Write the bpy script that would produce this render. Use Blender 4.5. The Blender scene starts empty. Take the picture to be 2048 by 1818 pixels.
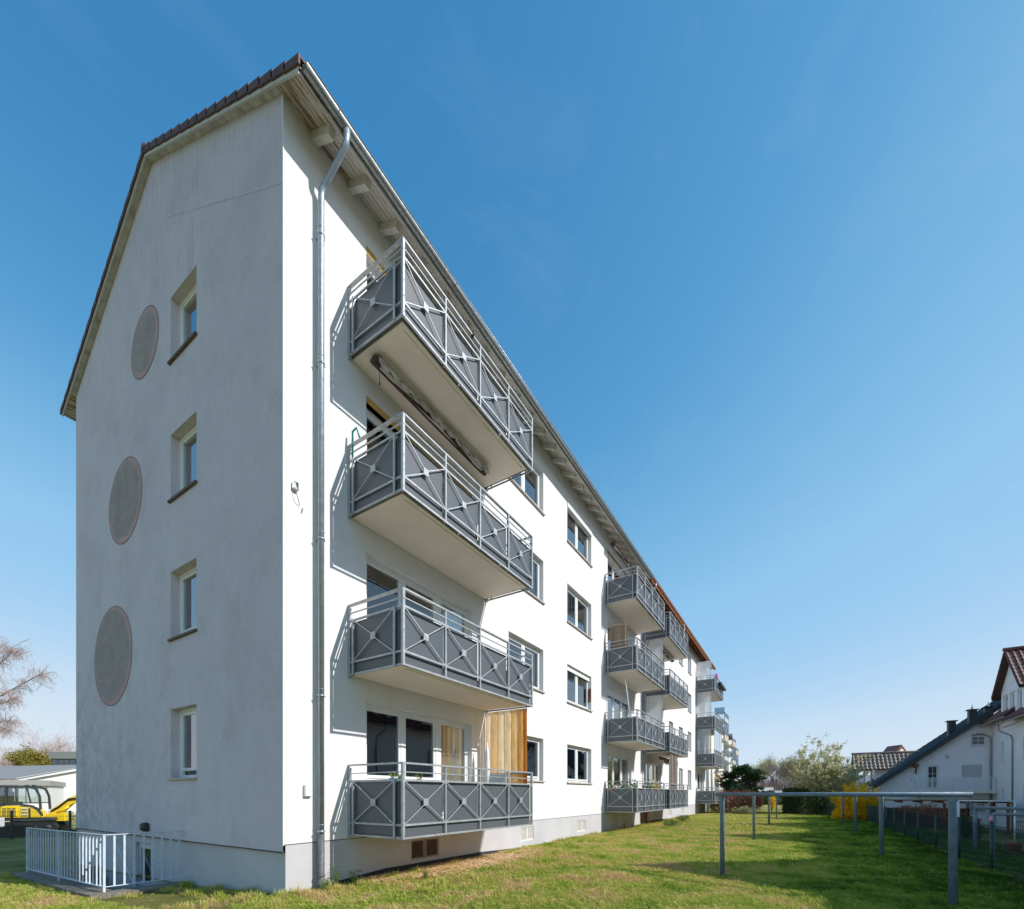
import bpy, math, random
import numpy as np
from mathutils import Vector, Matrix

R = math.radians
rnd = random.Random(7)
scene = bpy.context.scene
col = scene.collection

# ------------------------------------------------------------------ camera
# world: X runs along the long facade (away from the viewer), Y into the building, Z up, house corner at 0,0
CAM = (-4.0806, -6.7589, 1.56)
YAW = math.atan2(577, 914)
cd = bpy.data.cameras.new('camera')
cam = bpy.data.objects.new('camera', cd)
col.objects.link(cam)
cam.location = CAM
cam.rotation_euler = (R(90), 0, YAW - R(90))
cd.sensor_width = 36
cd.lens = 914 / 2048 * 36
cd.shift_y = (1588 - 909) / 2048
cd.clip_start = 0.1
cd.clip_end = 3000
scene.camera = cam

# ------------------------------------------------------------------ light
SUN = Vector((0.36, -1.36, 1.05)).normalized()
world = bpy.data.worlds.new('World')
scene.world = world
world.use_nodes = True
wt = world.node_tree
sky = wt.nodes.new('ShaderNodeTexSky')
sky.sky_type = 'NISHITA'
sky.sun_disc = False
sky.sun_elevation = math.asin(SUN.z)
sky.sun_rotation = math.atan2(SUN.x, SUN.y)
sky.altitude = 100
sky.air_density = 1.0
sky.dust_density = 0.0
sky.ozone_density = 1.0
# colour response of the whole sky (a clear spring blue): driven by the sky's own brightness, the same in every direction
sp_ = wt.nodes.new('ShaderNodeSeparateColor')
wt.links.new(sky.outputs[0], sp_.inputs[0])
f_ = wt.nodes.new('ShaderNodeMath'); f_.operation = 'MULTIPLY'; f_.inputs[1].default_value = 0.15 / 1.4; f_.use_clamp = True
wt.links.new(sp_.outputs[1], f_.inputs[0])
rp_ = wt.nodes.new('ShaderNodeValToRGB')
st_ = [(0.08, (.025, .16, .40)), (0.176, (.052, .245, .525)), (0.235, (.105, .35, .65)), (0.285, (.185, .45, .745)), (0.365, (.28, .56, .85)), (0.47, (.33, .60, .885)), (0.767, (.56, .735, .91)), (1.02, (.655, .785, .915)), (1.4, (.73, .82, .915))]
while len(rp_.color_ramp.elements) < len(st_): rp_.color_ramp.elements.new(0.5)
for e_, (p_, c_) in zip(rp_.color_ramp.elements, st_): e_.position = p_ / 1.4; e_.color = (*c_, 1)
wt.links.new(f_.outputs[0], rp_.inputs[0])
# thin cirrus wisps
tc_ = wt.nodes.new('ShaderNodeTexCoord'); mp_ = wt.nodes.new('ShaderNodeMapping'); mp_.inputs['Scale'].default_value = (1.3, 3.2, 5.0); mp_.inputs['Rotation'].default_value = (0.3, 0.2, 0.9); mp_.inputs['Location'].default_value = (1.9, 0.7, 2.6)
wt.links.new(tc_.outputs['Generated'], mp_.inputs[0])
n1_ = wt.nodes.new('ShaderNodeTexNoise'); n1_.inputs['Scale'].default_value = 1.6; n1_.inputs['Detail'].default_value = 8; n1_.inputs['Roughness'].default_value = 0.62; n1_.inputs['Distortion'].default_value = 0.6
wt.links.new(mp_.outputs[0], n1_.inputs['Vector'])
r2_ = wt.nodes.new('ShaderNodeValToRGB'); r2_.color_ramp.elements[0].position = 0.56; r2_.color_ramp.elements[0].color = (0, 0, 0, 1); r2_.color_ramp.elements[1].position = 0.80; r2_.color_ramp.elements[1].color = (0.06, 0.06, 0.06, 1)
wt.links.new(n1_.outputs['Fac'], r2_.inputs[0])
mc_ = wt.nodes.new('ShaderNodeMix'); mc_.data_type = 'RGBA'; mc_.inputs[7].default_value = (0.75, 0.83, 0.92, 1)
wt.links.new(r2_.outputs[0], mc_.inputs[0]); wt.links.new(rp_.outputs[0], mc_.inputs[6])
sc__ = wt.nodes.new('ShaderNodeVectorMath'); sc__.operation = 'SCALE'; sc__.inputs['Scale'].default_value = 1 / 0.15
wt.links.new(mc_.outputs[2], sc__.inputs[0])
wt.links.new(sc__.outputs[0], wt.nodes['Background'].inputs[0])
wt.nodes['Background'].inputs[1].default_value = 0.15
sl = bpy.data.lights.new('sun', 'SUN')
sun = bpy.data.objects.new('sun', sl)
col.objects.link(sun)
sl.energy = 4.8
sl.angle = R(0.55)
sl.color = (1.0, 0.957, 0.905)
sun.rotation_euler = SUN.to_track_quat('Z', 'Y').to_euler()
scene.view_settings.view_transform = 'Standard'
scene.view_settings.look = 'None'
scene.view_settings.exposure = 0.0
scene.view_settings.gamma = 1.0
scene.view_settings.use_curve_mapping = False
scene.cycles.max_bounces = 10
scene.cycles.transparent_max_bounces = 24

Fv = Vector((math.cos(YAW), math.sin(YAW), 0))
Rv = Vector((math.sin(YAW), -math.cos(YAW), 0))


def spot(u, d, z=0.0):
    """world point at lateral angle u (pixels of the 2048 px wide photo) and d metres in front of the viewer"""
    p = Vector((CAM[0], CAM[1], 0)) + (Fv + Rv * ((u - 1024) / 914.0)) * d
    return (p.x, p.y, z)


# ------------------------------------------------------------------ helpers
def link(o, parent=None):
    col.objects.link(o)
    if parent is not None:
        o.parent = parent
    return o


def tag(o, label=None, cat=None, group=None, kind=None):
    if label: o['label'] = label
    if cat: o['category'] = cat
    if group: o['group'] = group
    if kind: o['kind'] = kind
    return o


def empty(name, loc=(0, 0, 0), rz=0.0, label=None, cat=None, group=None):
    o = bpy.data.objects.new(name, None)
    o.empty_display_size = 0.2
    o.location = loc
    o.rotation_euler = (0, 0, rz)
    link(o)
    return tag(o, label, cat, group)


class MB:
    def __init__(self):
        self.v = []; self.f = []; self.mi = []; self.sm = []
        self.m = 0; self.smooth = False

    def add(self, vs, fs):
        b = len(self.v)
        self.v.extend(vs)
        for f in fs:
            self.f.append(tuple(b + i for i in f)); self.mi.append(self.m); self.sm.append(self.smooth)
        return self

    def box(self, x0, x1, y0, y1, z0, z1):
        return self.add([(x0, y0, z0), (x1, y0, z0), (x1, y1, z0), (x0, y1, z0), (x0, y0, z1), (x1, y0, z1), (x1, y1, z1), (x0, y1, z1)],
                        [(0, 3, 2, 1), (4, 5, 6, 7), (0, 1, 5, 4), (1, 2, 6, 5), (2, 3, 7, 6), (3, 0, 4, 7)])

    def cbox(self, x0, x1, y0, y1, z0, z1, c=0.004):
        """box with chamfered vertical and horizontal edges (cheap bevel)"""
        xs = (x0, x0 + c, x1 - c, x1); ys = (y0, y0 + c, y1 - c, y1); zs = (z0, z0 + c, z1 - c, z1)
        pts = []; idx = {}
        def p(i, j, k):
            key = (i, j, k)
            if key not in idx:
                idx[key] = len(pts); pts.append((xs[i], ys[j], zs[k]))
            return idx[key]
        F = []
        for k, (a, b) in ((0, (1, 2)), (3, (1, 2))):
            q = [p(1, 1, k), p(2, 1, k), p(2, 2, k), p(1, 2, k)]
            F.append(q[::-1] if k == 0 else q)
            q = [p(1, k, 1), p(2, k, 1), p(2, k, 2), p(1, k, 2)]
            F.append(q if k == 0 else q[::-1])
            q = [p(k, 1, 1), p(k, 2, 1), p(k, 2, 2), p(k, 1, 2)]
            F.append(q[::-1] if k == 0 else q)
        for a in (0, 3):
            ai = 1 if a == 0 else 2
            for b in (0, 3):
                bi = 1 if b == 0 else 2
                F.append([p(a, bi, 1), p(ai, b, 1), p(ai, b, 2), p(a, bi, 2)])
                F.append([p(a, 1, bi), p(ai, 1, b), p(ai, 2, b), p(a, 2, bi)])
                F.append([p(1, a, bi), p(1, ai, b), p(2, ai, b), p(2, a, bi)])
                for c2 in (0, 3):
                    ci = 1 if c2 == 0 else 2
                    F.append([p(a, bi, ci), p(ai, b, ci), p(ai, bi, c2)])
        return self.add(pts, F)

    def poly(self, pts):
        return self.add(list(pts), [tuple(range(len(pts)))])

    def prism(self, pts, d):
        """closed polygon extruded by vector d"""
        n = len(pts)
        q = [(p[0] + d[0], p[1] + d[1], p[2] + d[2]) for p in pts]
        return self.add(list(pts) + q, [tuple(range(n))[::-1], tuple(range(n, 2 * n))] + [(i, (i + 1) % n, n + (i + 1) % n, n + i) for i in range(n)])

    def tube(self, pts, r, n=8, caps=True):
        pts = [Vector(p) for p in pts]
        if not hasattr(r, '__len__'): r = [r] * len(pts)
        rings = []
        up = Vector((0, 0, 1))
        t0 = (pts[1] - pts[0]).normalized()
        a = t0.cross(up)
        if a.length < 1e-3: a = t0.cross(Vector((1, 0, 0)))
        a.normalize()
        for i, p in enumerate(pts):
            if i == 0: t = pts[1] - pts[0]
            elif i == len(pts) - 1: t = pts[-1] - pts[-2]
            else: t = (pts[i + 1] - p).normalized() + (p - pts[i - 1]).normalized()
            t.normalize()
            a = (a - t * a.dot(t))
            if a.length < 1e-6: a = t.orthogonal()
            a.normalize()
            b = t.cross(a)
            rings.append([tuple(p + (a * math.cos(2 * math.pi * k / n) + b * math.sin(2 * math.pi * k / n)) * r[i]) for k in range(n)])
        vs = [q for rg in rings for q in rg]
        fs = []
        for i in range(len(pts) - 1):
            for k in range(n):
                fs.append((i * n + k, i * n + (k + 1) % n, (i + 1) * n + (k + 1) % n, (i + 1) * n + k))
        if caps:
            fs.append(tuple(range(n))[::-1]); fs.append(tuple((len(pts) - 1) * n + k for k in range(n)))
        return self.add(vs, fs)

    def bar(self, p, q, w, h=None, up=(0, 0, 1)):
        """rectangular bar from p to q, w across, h along 'up'"""
        h = w if h is None else h
        p = Vector(p); q = Vector(q); t = (q - p).normalized()
        u = Vector(up); u = u - t * u.dot(t)
        if u.length < 1e-4: u = t.orthogonal()
        u.normalize(); s = t.cross(u)
        vs = []
        for e in (p, q):
            for a, b in ((-1, -1), (1, -1), (1, 1), (-1, 1)):
                vs.append(tuple(e + s * (a * w / 2) + u * (b * h / 2)))
        return self.add(vs, [(0, 1, 2, 3)[::-1], (4, 5, 6, 7), (0, 1, 5, 4), (1, 2, 6, 5), (2, 3, 7, 6), (3, 0, 4, 7)])

    def mesh(self, name, mats):
        me = bpy.data.meshes.new(name)
        me.from_pydata(self.v, [], self.f)
        if not isinstance(mats, (list, tuple)): mats = [mats]
        for m in mats: me.materials.append(m)
        me.polygons.foreach_set('material_index', self.mi)
        me.polygons.foreach_set('use_smooth', self.sm)
        me.update()
        return me

    def build(self, name, mats, parent=None, loc=None, rz=None):
        o = bpy.data.objects.new(name, self.mesh(name, mats))
        if loc is not None: o.location = loc
        if rz is not None: o.rotation_euler = (0, 0, rz)
        return link(o, parent)


def children(o):
    return [c for c in o.children]


def copy_tree(o, parent=None):
    c = o.copy(); col.objects.link(c); c.parent = parent
    for ch in children(o):
        copy_tree(ch, c)
    return c


# ------------------------------------------------------------------ materials
def mat(name):
    m = bpy.data.materials.new(name); m.use_nodes = True
    nt = m.node_tree
    return m, nt, nt.nodes['Principled BSDF']


def N(nt, typ, **kw):
    n = nt.nodes.new(typ)
    for k, v in kw.items():
        if k.startswith('i_'):
            n.inputs[k[2:].replace('_', ' ')].default_value = v
        else:
            setattr(n, k, v)
    return n


def coords(nt, scale=(1, 1, 1), world_space=True, rot=(0, 0, 0)):
    if world_space:
        g = nt.nodes.new('ShaderNodeNewGeometry'); src = g.outputs['Position']
    else:
        g = nt.nodes.new('ShaderNodeTexCoord'); src = g.outputs['Object']
    mp = nt.nodes.new('ShaderNodeMapping'); mp.inputs['Scale'].default_value = scale; mp.inputs['Rotation'].default_value = rot
    nt.links.new(src, mp.inputs['Vector'])
    return mp.outputs['Vector']


def noise(nt, vec, scale, detail=4, rough=0.55, dist=0.0):
    n = nt.nodes.new('ShaderNodeTexNoise')
    n.inputs['Scale'].default_value = scale; n.inputs['Detail'].default_value = detail
    n.inputs['Roughness'].default_value = rough; n.inputs['Distortion'].default_value = dist
    nt.links.new(vec, n.inputs['Vector'])
    return n.outputs['Fac']


def ramp(nt, fac, stops):
    r = nt.nodes.new('ShaderNodeValToRGB')
    e = r.color_ramp.elements
    while len(e) < len(stops): e.new(0.5)
    for i, (p, c) in enumerate(stops):
        e[i].position = p
        e[i].color = (c, c, c, 1) if not hasattr(c, '__len__') else (c[0], c[1], c[2], 1)
    nt.links.new(fac, r.inputs['Fac'])
    return r.outputs['Color']


def mix(nt, a, b, fac, blend='MIX'):
    n = nt.nodes.new('ShaderNodeMix'); n.data_type = 'RGBA'; n.blend_type = blend
    for sock, v in ((n.inputs[0], fac), (n.inputs[6], a), (n.inputs[7], b)):
        if hasattr(v, 'is_linked') or isinstance(v, bpy.types.NodeSocket): nt.links.new(v, sock)
        elif isinstance(v, (int, float)): sock.default_value = v
        else: sock.default_value = (v[0], v[1], v[2], 1)
    return n.outputs[2]


def bump(nt, bs, h, strength, dist):
    b = nt.nodes.new('ShaderNodeBump'); b.inputs['Strength'].default_value = strength; b.inputs['Distance'].default_value = dist
    nt.links.new(h, b.inputs['Height']); nt.links.new(b.outputs[0], bs.inputs['Normal'])


def simple(name, c, rough=0.6, metal=0.0, var=0.12, scale=8, bmp=0.0, bscale=120, bdist=0.003, world_space=True, spec=0.5):
    m, nt, bs = mat(name)
    v = coords(nt, world_space=world_space)
    n = noise(nt, v, scale, 5, 0.6)
    lo = tuple(x * (1 - var) for x in c); hi = tuple(min(1, x * (1 + var)) for x in c)
    nt.links.new(ramp(nt, n, [(0.3, lo), (0.7, hi)]), bs.inputs['Base Color'])
    bs.inputs['Roughness'].default_value = rough; bs.inputs['Metallic'].default_value = metal
    bs.inputs['Specular IOR Level'].default_value = spec
    if bmp: bump(nt, bs, noise(nt, v, bscale, 3), bmp, bdist)
    return m


def stucco_front():
    m, nt, bs = mat('white_stucco')
    v = coords(nt)
    big = noise(nt, v, 0.6, 5, 0.6)
    c = ramp(nt, big, [(0.3, (0.74, 0.722, 0.725)), (0.7, (0.78, 0.762, 0.765))])
    vs = coords(nt, (1.6, 1.6, 0.28))
    st = ramp(nt, noise(nt, vs, 1.3, 9, 0.72, 0.5), [(0.50, (1, 1, 1)), (0.80, (0.90, 0.89, 0.875))])
    c = mix(nt, c, st, 1.0, 'MULTIPLY')
    # dirt just above the ground
    sep = nt.nodes.new('ShaderNodeSeparateXYZ'); g = nt.nodes.new('ShaderNodeNewGeometry'); nt.links.new(g.outputs['Position'], sep.inputs[0])
    nz = N(nt, 'ShaderNodeMath', operation='MULTIPLY_ADD'); nt.links.new(noise(nt, v, 5, 5, 0.7), nz.inputs[0]); nz.inputs[1].default_value = -0.35; nt.links.new(sep.outputs['Z'], nz.inputs[2])
    d = ramp(nt, nz.outputs[0], [(0.0, (0.66, 0.60, 0.52)), (0.32, (1, 1, 1))])
    c = mix(nt, c, d, 1.0, 'MULTIPLY')
    nt.links.new(c, bs.inputs['Base Color'])
    bs.inputs['Roughness'].default_value = 0.9; bs.inputs['Specular IOR Level'].default_value = 0.2
    bump(nt, bs, noise(nt, v, 160, 3, 0.7), 0.35, 0.004)
    return m


def stucco_gable(dark=0.0):
    m, nt, bs = mat('rough_render')
    v = coords(nt)
    vs = coords(nt, (1.0, 2.0, 0.9))
    big = noise(nt, v, 0.45, 6, 0.65, 0.4)
    c = ramp(nt, big, [(0.25, (0.67, 0.60, 0.635)), (0.5, (0.76, 0.685, 0.72)), (0.75, (0.80, 0.72, 0.75))])
    # weather streaks
    st = noise(nt, vs, 2.3, 7, 0.7, 0.3)
    c = mix(nt, c, ramp(nt, st, [(0.34, (0.88, 0.87, 0.88)), (0.55, (1, 1, 1))]), 0.35, 'MULTIPLY')
    # pinkish dirt
    pk = noise(nt, v, 1.1, 6, 0.7)
    c = mix(nt, c, (0.58, 0.46, 0.46), ramp(nt, pk, [(0.52, 0.0), (0.78, 0.5)]))
    # mildew low on the far side
    sep = nt.nodes.new('ShaderNodeSeparateXYZ'); g = nt.nodes.new('ShaderNodeNewGeometry'); nt.links.new(g.outputs['Position'], sep.inputs[0])
    yy = N(nt, 'ShaderNodeMapRange'); yy.inputs[1].default_value = 3.0; yy.inputs[2].default_value = 9.5; nt.links.new(sep.outputs['Y'], yy.inputs[0])
    zz = N(nt, 'ShaderNodeMapRange'); zz.inputs[1].default_value = 6.0; zz.inputs[2].default_value = 0.6; nt.links.new(sep.outputs['Z'], zz.inputs[0])
    mu = N(nt, 'ShaderNodeMath', operation='MULTIPLY'); nt.links.new(yy.outputs[0], mu.inputs[0]); nt.links.new(zz.outputs[0], mu.inputs[1])
    mm = N(nt, 'ShaderNodeMath', operation='MULTIPLY'); nt.links.new(mu.outputs[0], mm.inputs[0]); nt.links.new(ramp(nt, noise(nt, v, 2.2, 8, 0.75), [(0.42, 0.0), (0.62, 1.0)]), mm.inputs[1])
    c = mix(nt, c, (0.42, 0.41, 0.41), mm.outputs[0])
    # streaks washed down under the verge
    z2 = N(nt, 'ShaderNodeMapRange'); z2.inputs[1].default_value = 10.6; z2.inputs[2].default_value = 14.0; nt.links.new(sep.outputs['Z'], z2.inputs[0])
    vs2 = coords(nt, (1, 9, 0.5))
    m3 = N(nt, 'ShaderNodeMath', operation='MULTIPLY'); nt.links.new(z2.outputs[0], m3.inputs[0]); nt.links.new(ramp(nt, noise(nt, vs2, 1.6, 6, 0.7), [(0.42, 0.0), (0.72, 0.42)]), m3.inputs[1])
    c = mix(nt, c, (0.36, 0.34, 0.335), m3.outputs[0])
    # fine grains
    gr = noise(nt, v, 34, 5, 0.85)
    c = mix(nt, c, ramp(nt, gr, [(0.36, (0.80, 0.80, 0.81)), (0.54, (1.08, 1.08, 1.08))]), 0.85, 'MULTIPLY')
    scf = noise(nt, coords(nt, (1, 0.5, 1.6), True, (0.5, 0, 0)), 5, 9, 0.8, 0.5)
    c = mix(nt, c, (0.47, 0.42, 0.43), ramp(nt, scf, [(0.64, 0.0), (0.74, 0.4)]))
    nt.links.new(c, bs.inputs['Base Color'])
    bs.inputs['Roughness'].default_value = 0.95; bs.inputs['Specular IOR Level'].default_value = 0.15
    h = mix(nt, gr, noise(nt, v, 260, 2, 0.6), 0.4)
    bump(nt, bs, h, 1.0, 0.02)
    return m


def speckle(name, c1, c2, scale=150, b=0.8):
    m, nt, bs = mat(name)
    v = coords(nt)
    n = noise(nt, v, scale, 3, 0.7)
    c = ramp(nt, n, [(0.35, c1), (0.62, c2)])
    c = mix(nt, c, ramp(nt, noise(nt, v, 2.5, 5, 0.7), [(0.3, 0.75), (0.7, 1.1)]), 0.8, 'MULTIPLY')
    nt.links.new(c, bs.inputs['Base Color']); bs.inputs['Roughness'].default_value = 0.95
    bump(nt, bs, n, b, 0.01)
    return m


def galv(name, c, metal=0.55, rough=0.42):
    m, nt, bs = mat(name)
    v = coords(nt)
    vo = nt.nodes.new('ShaderNodeTexVoronoi'); vo.inputs['Scale'].default_value = 55; nt.links.new(v, vo.inputs['Vector'])
    a = ramp(nt, noise(nt, v, 7, 6, 0.7), [(0.3, tuple(x * 0.78 for x in c)), (0.7, tuple(min(1, x * 1.18) for x in c))])
    sp = nt.nodes.new('ShaderNodeRGBToBW'); nt.links.new(vo.outputs['Color'], sp.inputs[0])
    a = mix(nt, a, ramp(nt, sp.outputs[0], [(0.2, 0.88), (0.8, 1.08)]), 0.8, 'MULTIPLY')
    nt.links.new(a, bs.inputs['Base Color'])
    bs.inputs['Metallic'].default_value = metal
    nt.links.new(ramp(nt, noise(nt, v, 18, 4), [(0.3, rough - 0.08), (0.7, rough + 0.15)]), bs.inputs['Roughness'])
    bump(nt, bs, noise(nt, v, 14, 4), 0.12, 0.01)
    return m


def glass(name, tint=(0.75, 0.82, 0.82), boost=1.0, rough=0.0):
    m, nt, bs = mat(name)
    nt.nodes.remove(bs)
    out = nt.nodes['Material Output']
    tr = nt.nodes.new('ShaderNodeBsdfTransparent'); tr.inputs[0].default_value = (*tint, 1)
    gl = nt.nodes.new('ShaderNodeBsdfGlossy'); gl.inputs['Roughness'].default_value = rough; gl.inputs[0].default_value = (0.95, 0.97, 1, 1)
    v = coords(nt)
    b = nt.nodes.new('ShaderNodeBump'); b.inputs['Strength'].default_value = 0.05; b.inputs['Distance'].default_value = 0.02
    nt.links.new(noise(nt, v, 2.2, 1), b.inputs['Height']); nt.links.new(b.outputs[0], gl.inputs['Normal'])
    fr = nt.nodes.new('ShaderNodeFresnel'); fr.inputs[0].default_value = 1.62
    mu = N(nt, 'ShaderNodeMath', operation='MULTIPLY'); mu.use_clamp = True; mu.inputs[1].default_value = boost * 1.7; nt.links.new(fr.outputs[0], mu.inputs[0])
    mx = nt.nodes.new('ShaderNodeMixShader')
    nt.links.new(mu.outputs[0], mx.inputs[0]); nt.links.new(tr.outputs[0], mx.inputs[1]); nt.links.new(gl.outputs[0], mx.inputs[2])
    nt.links.new(mx.outputs[0], out.inputs['Surface'])
    return m


def fabric(name, c, trans=0.3, stripes=None, rough=0.9, var=0.1):
    m, nt, bs = mat(name)
    nt.nodes.remove(bs)
    out = nt.nodes['Material Output']
    v = coords(nt)
    base = ramp(nt, noise(nt, v, 6, 5, 0.6), [(0.3, tuple(x * (1 - var) for x in c)), (0.7, tuple(min(1, x * (1 + var)) for x in c))])
    d = nt.nodes.new('ShaderNodeBsdfDiffuse'); t = nt.nodes.new('ShaderNodeBsdfTranslucent')
    nt.links.new(base, d.inputs[0]); nt.links.new(base, t.inputs[0])
    mx = nt.nodes.new('ShaderNodeMixShader'); mx.inputs[0].default_value = trans
    nt.links.new(d.outputs[0], mx.inputs[1]); nt.links.new(t.outputs[0], mx.inputs[2]); nt.links.new(mx.outputs[0], out.inputs['Surface'])
    return m


def leafy(name, stops, scale=3.0, trans=0.35, rough=0.6):
    m, nt, bs = mat(name)
    nt.nodes.remove(bs)
    out = nt.nodes['Material Output']
    v = coords(nt)
    a = noise(nt, v, scale, 5, 0.7)
    f = noise(nt, v, scale * 23, 2, 0.6)
    mxn = N(nt, 'ShaderNodeMath', operation='MULTIPLY_ADD'); nt.links.new(f, mxn.inputs[0]); mxn.inputs[1].default_value = 0.55
    sub = N(nt, 'ShaderNodeMath', operation='MULTIPLY'); nt.links.new(a, sub.inputs[0]); sub.inputs[1].default_value = 0.55
    nt.links.new(sub.outputs[0], mxn.inputs[2])
    c = ramp(nt, mxn.outputs[0], stops)
    d = nt.nodes.new('ShaderNodeBsdfDiffuse'); t = nt.nodes.new('ShaderNodeBsdfTranslucent'); g = nt.nodes.new('ShaderNodeBsdfGlossy')
    g.inputs['Roughness'].default_value = rough; g.inputs[0].default_value = (0.5, 0.5, 0.5, 1)
    nt.links.new(c, d.inputs[0]); nt.links.new(c, t.inputs[0])
    mx = nt.nodes.new('ShaderNodeMixShader'); mx.inputs[0].default_value = trans
    nt.links.new(d.outputs[0], mx.inputs[1]); nt.links.new(t.outputs[0], mx.inputs[2])
    m2 = nt.nodes.new('ShaderNodeMixShader'); m2.inputs[0].default_value = 0.04
    nt.links.new(mx.outputs[0], m2.inputs[1]); nt.links.new(g.outputs[0], m2.inputs[2]); nt.links.new(m2.outputs[0], out.inputs['Surface'])
    return m


def peeling():
    m, nt, bs = mat('peeling_white_boards')
    v = coords(nt, (0.5, 5, 5))
    n = noise(nt, v, 3.0, 7, 0.75)
    sep = nt.nodes.new('ShaderNodeSeparateXYZ'); g = nt.nodes.new('ShaderNodeNewGeometry'); nt.links.new(g.outputs['Position'], sep.inputs[0])
    # worst towards the exposed corner
    near = N(nt, 'ShaderNodeMapRange'); near.inputs[1].default_value = 2.6; near.inputs[2].default_value = -0.2; near.inputs[3].default_value = -0.10; near.inputs[4].default_value = 0.10
    nt.links.new(sep.outputs['X'], near.inputs[0])
    ad = N(nt, 'ShaderNodeMath', operation='ADD'); nt.links.new(n, ad.inputs[0]); nt.links.new(near.outputs[0], ad.inputs[1])
    bare = ramp(nt, noise(nt, v, 6, 4), [(0.3, (0.13, 0.06, 0.025)), (0.7, (0.42, 0.22, 0.09))])
    c = mix(nt, (0.63, 0.59, 0.54), bare, ramp(nt, ad.outputs[0], [(0.585, 0.0), (0.61, 1.0)]))
    c = mix(nt, c, ramp(nt, noise(nt, coords(nt), 1.6, 5), [(0.3, 0.8), (0.7, 1.05)]), 0.8, 'MULTIPLY')
    nt.links.new(c, bs.inputs['Base Color']); bs.inputs['Roughness'].default_value = 0.8
    bump(nt, bs, ad.outputs[0], 0.4, 0.01)
    return m


M = {}
M['front'] = stucco_front()
M['gable'] = stucco_gable()
M['plinth'] = simple('plinth_render', (0.53, 0.515, 0.53), 0.9, 0, 0.07, 1.3, 0.3, 140, 0.004)
M['plinth_dark'] = simple('bitumen_strip', (0.035, 0.038, 0.045), 0.9, 0, 0.2)
M['medal'] = speckle('pebble_render', (0.27, 0.215, 0.20), (0.50, 0.41, 0.385), 60)
M['medal_rim'] = speckle('reddish_render', (0.42, 0.24, 0.22), (0.66, 0.44, 0.42), 50, 0.5)
M['patch'] = speckle('repaired_render', (0.50, 0.45, 0.46), (0.72, 0.66, 0.68), 34, 0.8)
M['groove'] = simple('dark_joint', (0.06, 0.06, 0.06), 0.9)
M['concrete'] = simple('balcony_soffit_paint', (0.84, 0.745, 0.655), 0.85, 0, 0.05, 2.2, 0.15, 60)
M['drip'] = simple('mossy_slab_edge', (0.13, 0.125, 0.09), 0.8, 0, 0.35, 9)
M['galv'] = galv('galvanised_steel', (0.42, 0.435, 0.45), 0.4, 0.48)
M['galvd'] = galv('galvanised_pole', (0.17, 0.235, 0.30), 0.12, 0.6)
M['zinc'] = galv('zinc_sheet', (0.36, 0.38, 0.385), 0.6, 0.38)
M['zincp'] = galv('zinc_pipe', (0.33, 0.38, 0.43), 0.5, 0.36)
M['iron'] = simple('cast_iron_pipe', (0.13, 0.135, 0.145), 0.6, 0.2, 0.35, 14)
M['panel'] = simple('anthracite_panel', (0.098, 0.108, 0.122), 0.45, 0, 0.05, 1.2)
M['pvc'] = simple('white_window_frame', (0.78, 0.78, 0.77), 0.32, 0, 0.03)
M['sill'] = simple('stone_sill', (0.50, 0.46, 0.41), 0.75, 0, 0.12, 12)
M['greige'] = simple('greige_frame_paint', (0.30, 0.26, 0.23), 0.6)
M['sillb'] = simple('brown_sill', (0.14, 0.105, 0.09), 0.7, 0, 0.25, 9)
M['glass'] = glass('window_glass', (0.90, 0.94, 0.94), 1.35)
M['glass_clear'] = glass('clear_window_glass', (0.95, 0.96, 0.95), 0.35)
M['glass_dark'] = glass('window_glass_dim', (0.5, 0.55, 0.58), 1.15)
M['frost'] = fabric('frosted_screen', (0.86, 0.89, 0.92), 0.6)
_nt = M['frost'].node_tree; _o = _nt.nodes['Material Output']; _src = _o.inputs['Surface'].links[0].from_socket; _t = _nt.nodes.new('ShaderNodeBsdfTransparent'); _m = _nt.nodes.new('ShaderNodeMixShader'); _m.inputs[0].default_value = 0.5; _nt.links.new(_t.outputs[0], _m.inputs[1]); _nt.links.new(_src, _m.inputs[2]); _nt.links.new(_m.outputs[0], _o.inputs['Surface'])
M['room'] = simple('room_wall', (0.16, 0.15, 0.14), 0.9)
M['curtain_w'] = fabric('net_curtain', (0.80, 0.82, 0.84), 0.45)
M['curtain_b'] = fabric('beige_curtain', (0.84, 0.77, 0.66), 0.35, var=0.06)
M['curtain_g'] = fabric('grey_blind', (0.27, 0.255, 0.245), 0.1)
M['curtain_blue'] = fabric('blue_blind', (0.30, 0.47, 0.58), 0.25)
M['shutter'] = simple('roller_shutter', (0.56, 0.56, 0.57), 0.5)
M['foam'] = simple('ochre_lintel_strip', (0.55, 0.34, 0.09), 0.8, 0, 0.35, 14)
M['boards'] = peeling()
M['rafter'] = simple('painted_rafter', (0.60, 0.575, 0.54), 0.8, 0, 0.12, 10)
M['verge'] = simple('verge_board_paint', (0.58, 0.565, 0.55), 0.7, 0, 0.1, 7)
M['timber'] = simple('red_brown_timber', (0.20, 0.075, 0.035), 0.65, 0, 0.35, 9)
M['timber_d'] = simple('dark_brown_timber', (0.07, 0.035, 0.025), 0.7, 0, 0.3, 9)
M['timber_o'] = simple('orange_fascia', (0.42, 0.17, 0.07), 0.6, 0, 0.25, 6)
M['verge_soffit'] = simple('stained_soffit_paint', (0.52, 0.49, 0.46), 0.8, 0, 0.35, 5)
M['tile'] = simple('brown_roof_tile', (0.115, 0.055, 0.042), 0.7, 0, 0.35, 6, 0.4, 90)
M['tile_red'] = simple('red_roof_tile', (0.21, 0.065, 0.045), 0.55, 0, 0.35, 5)
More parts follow.
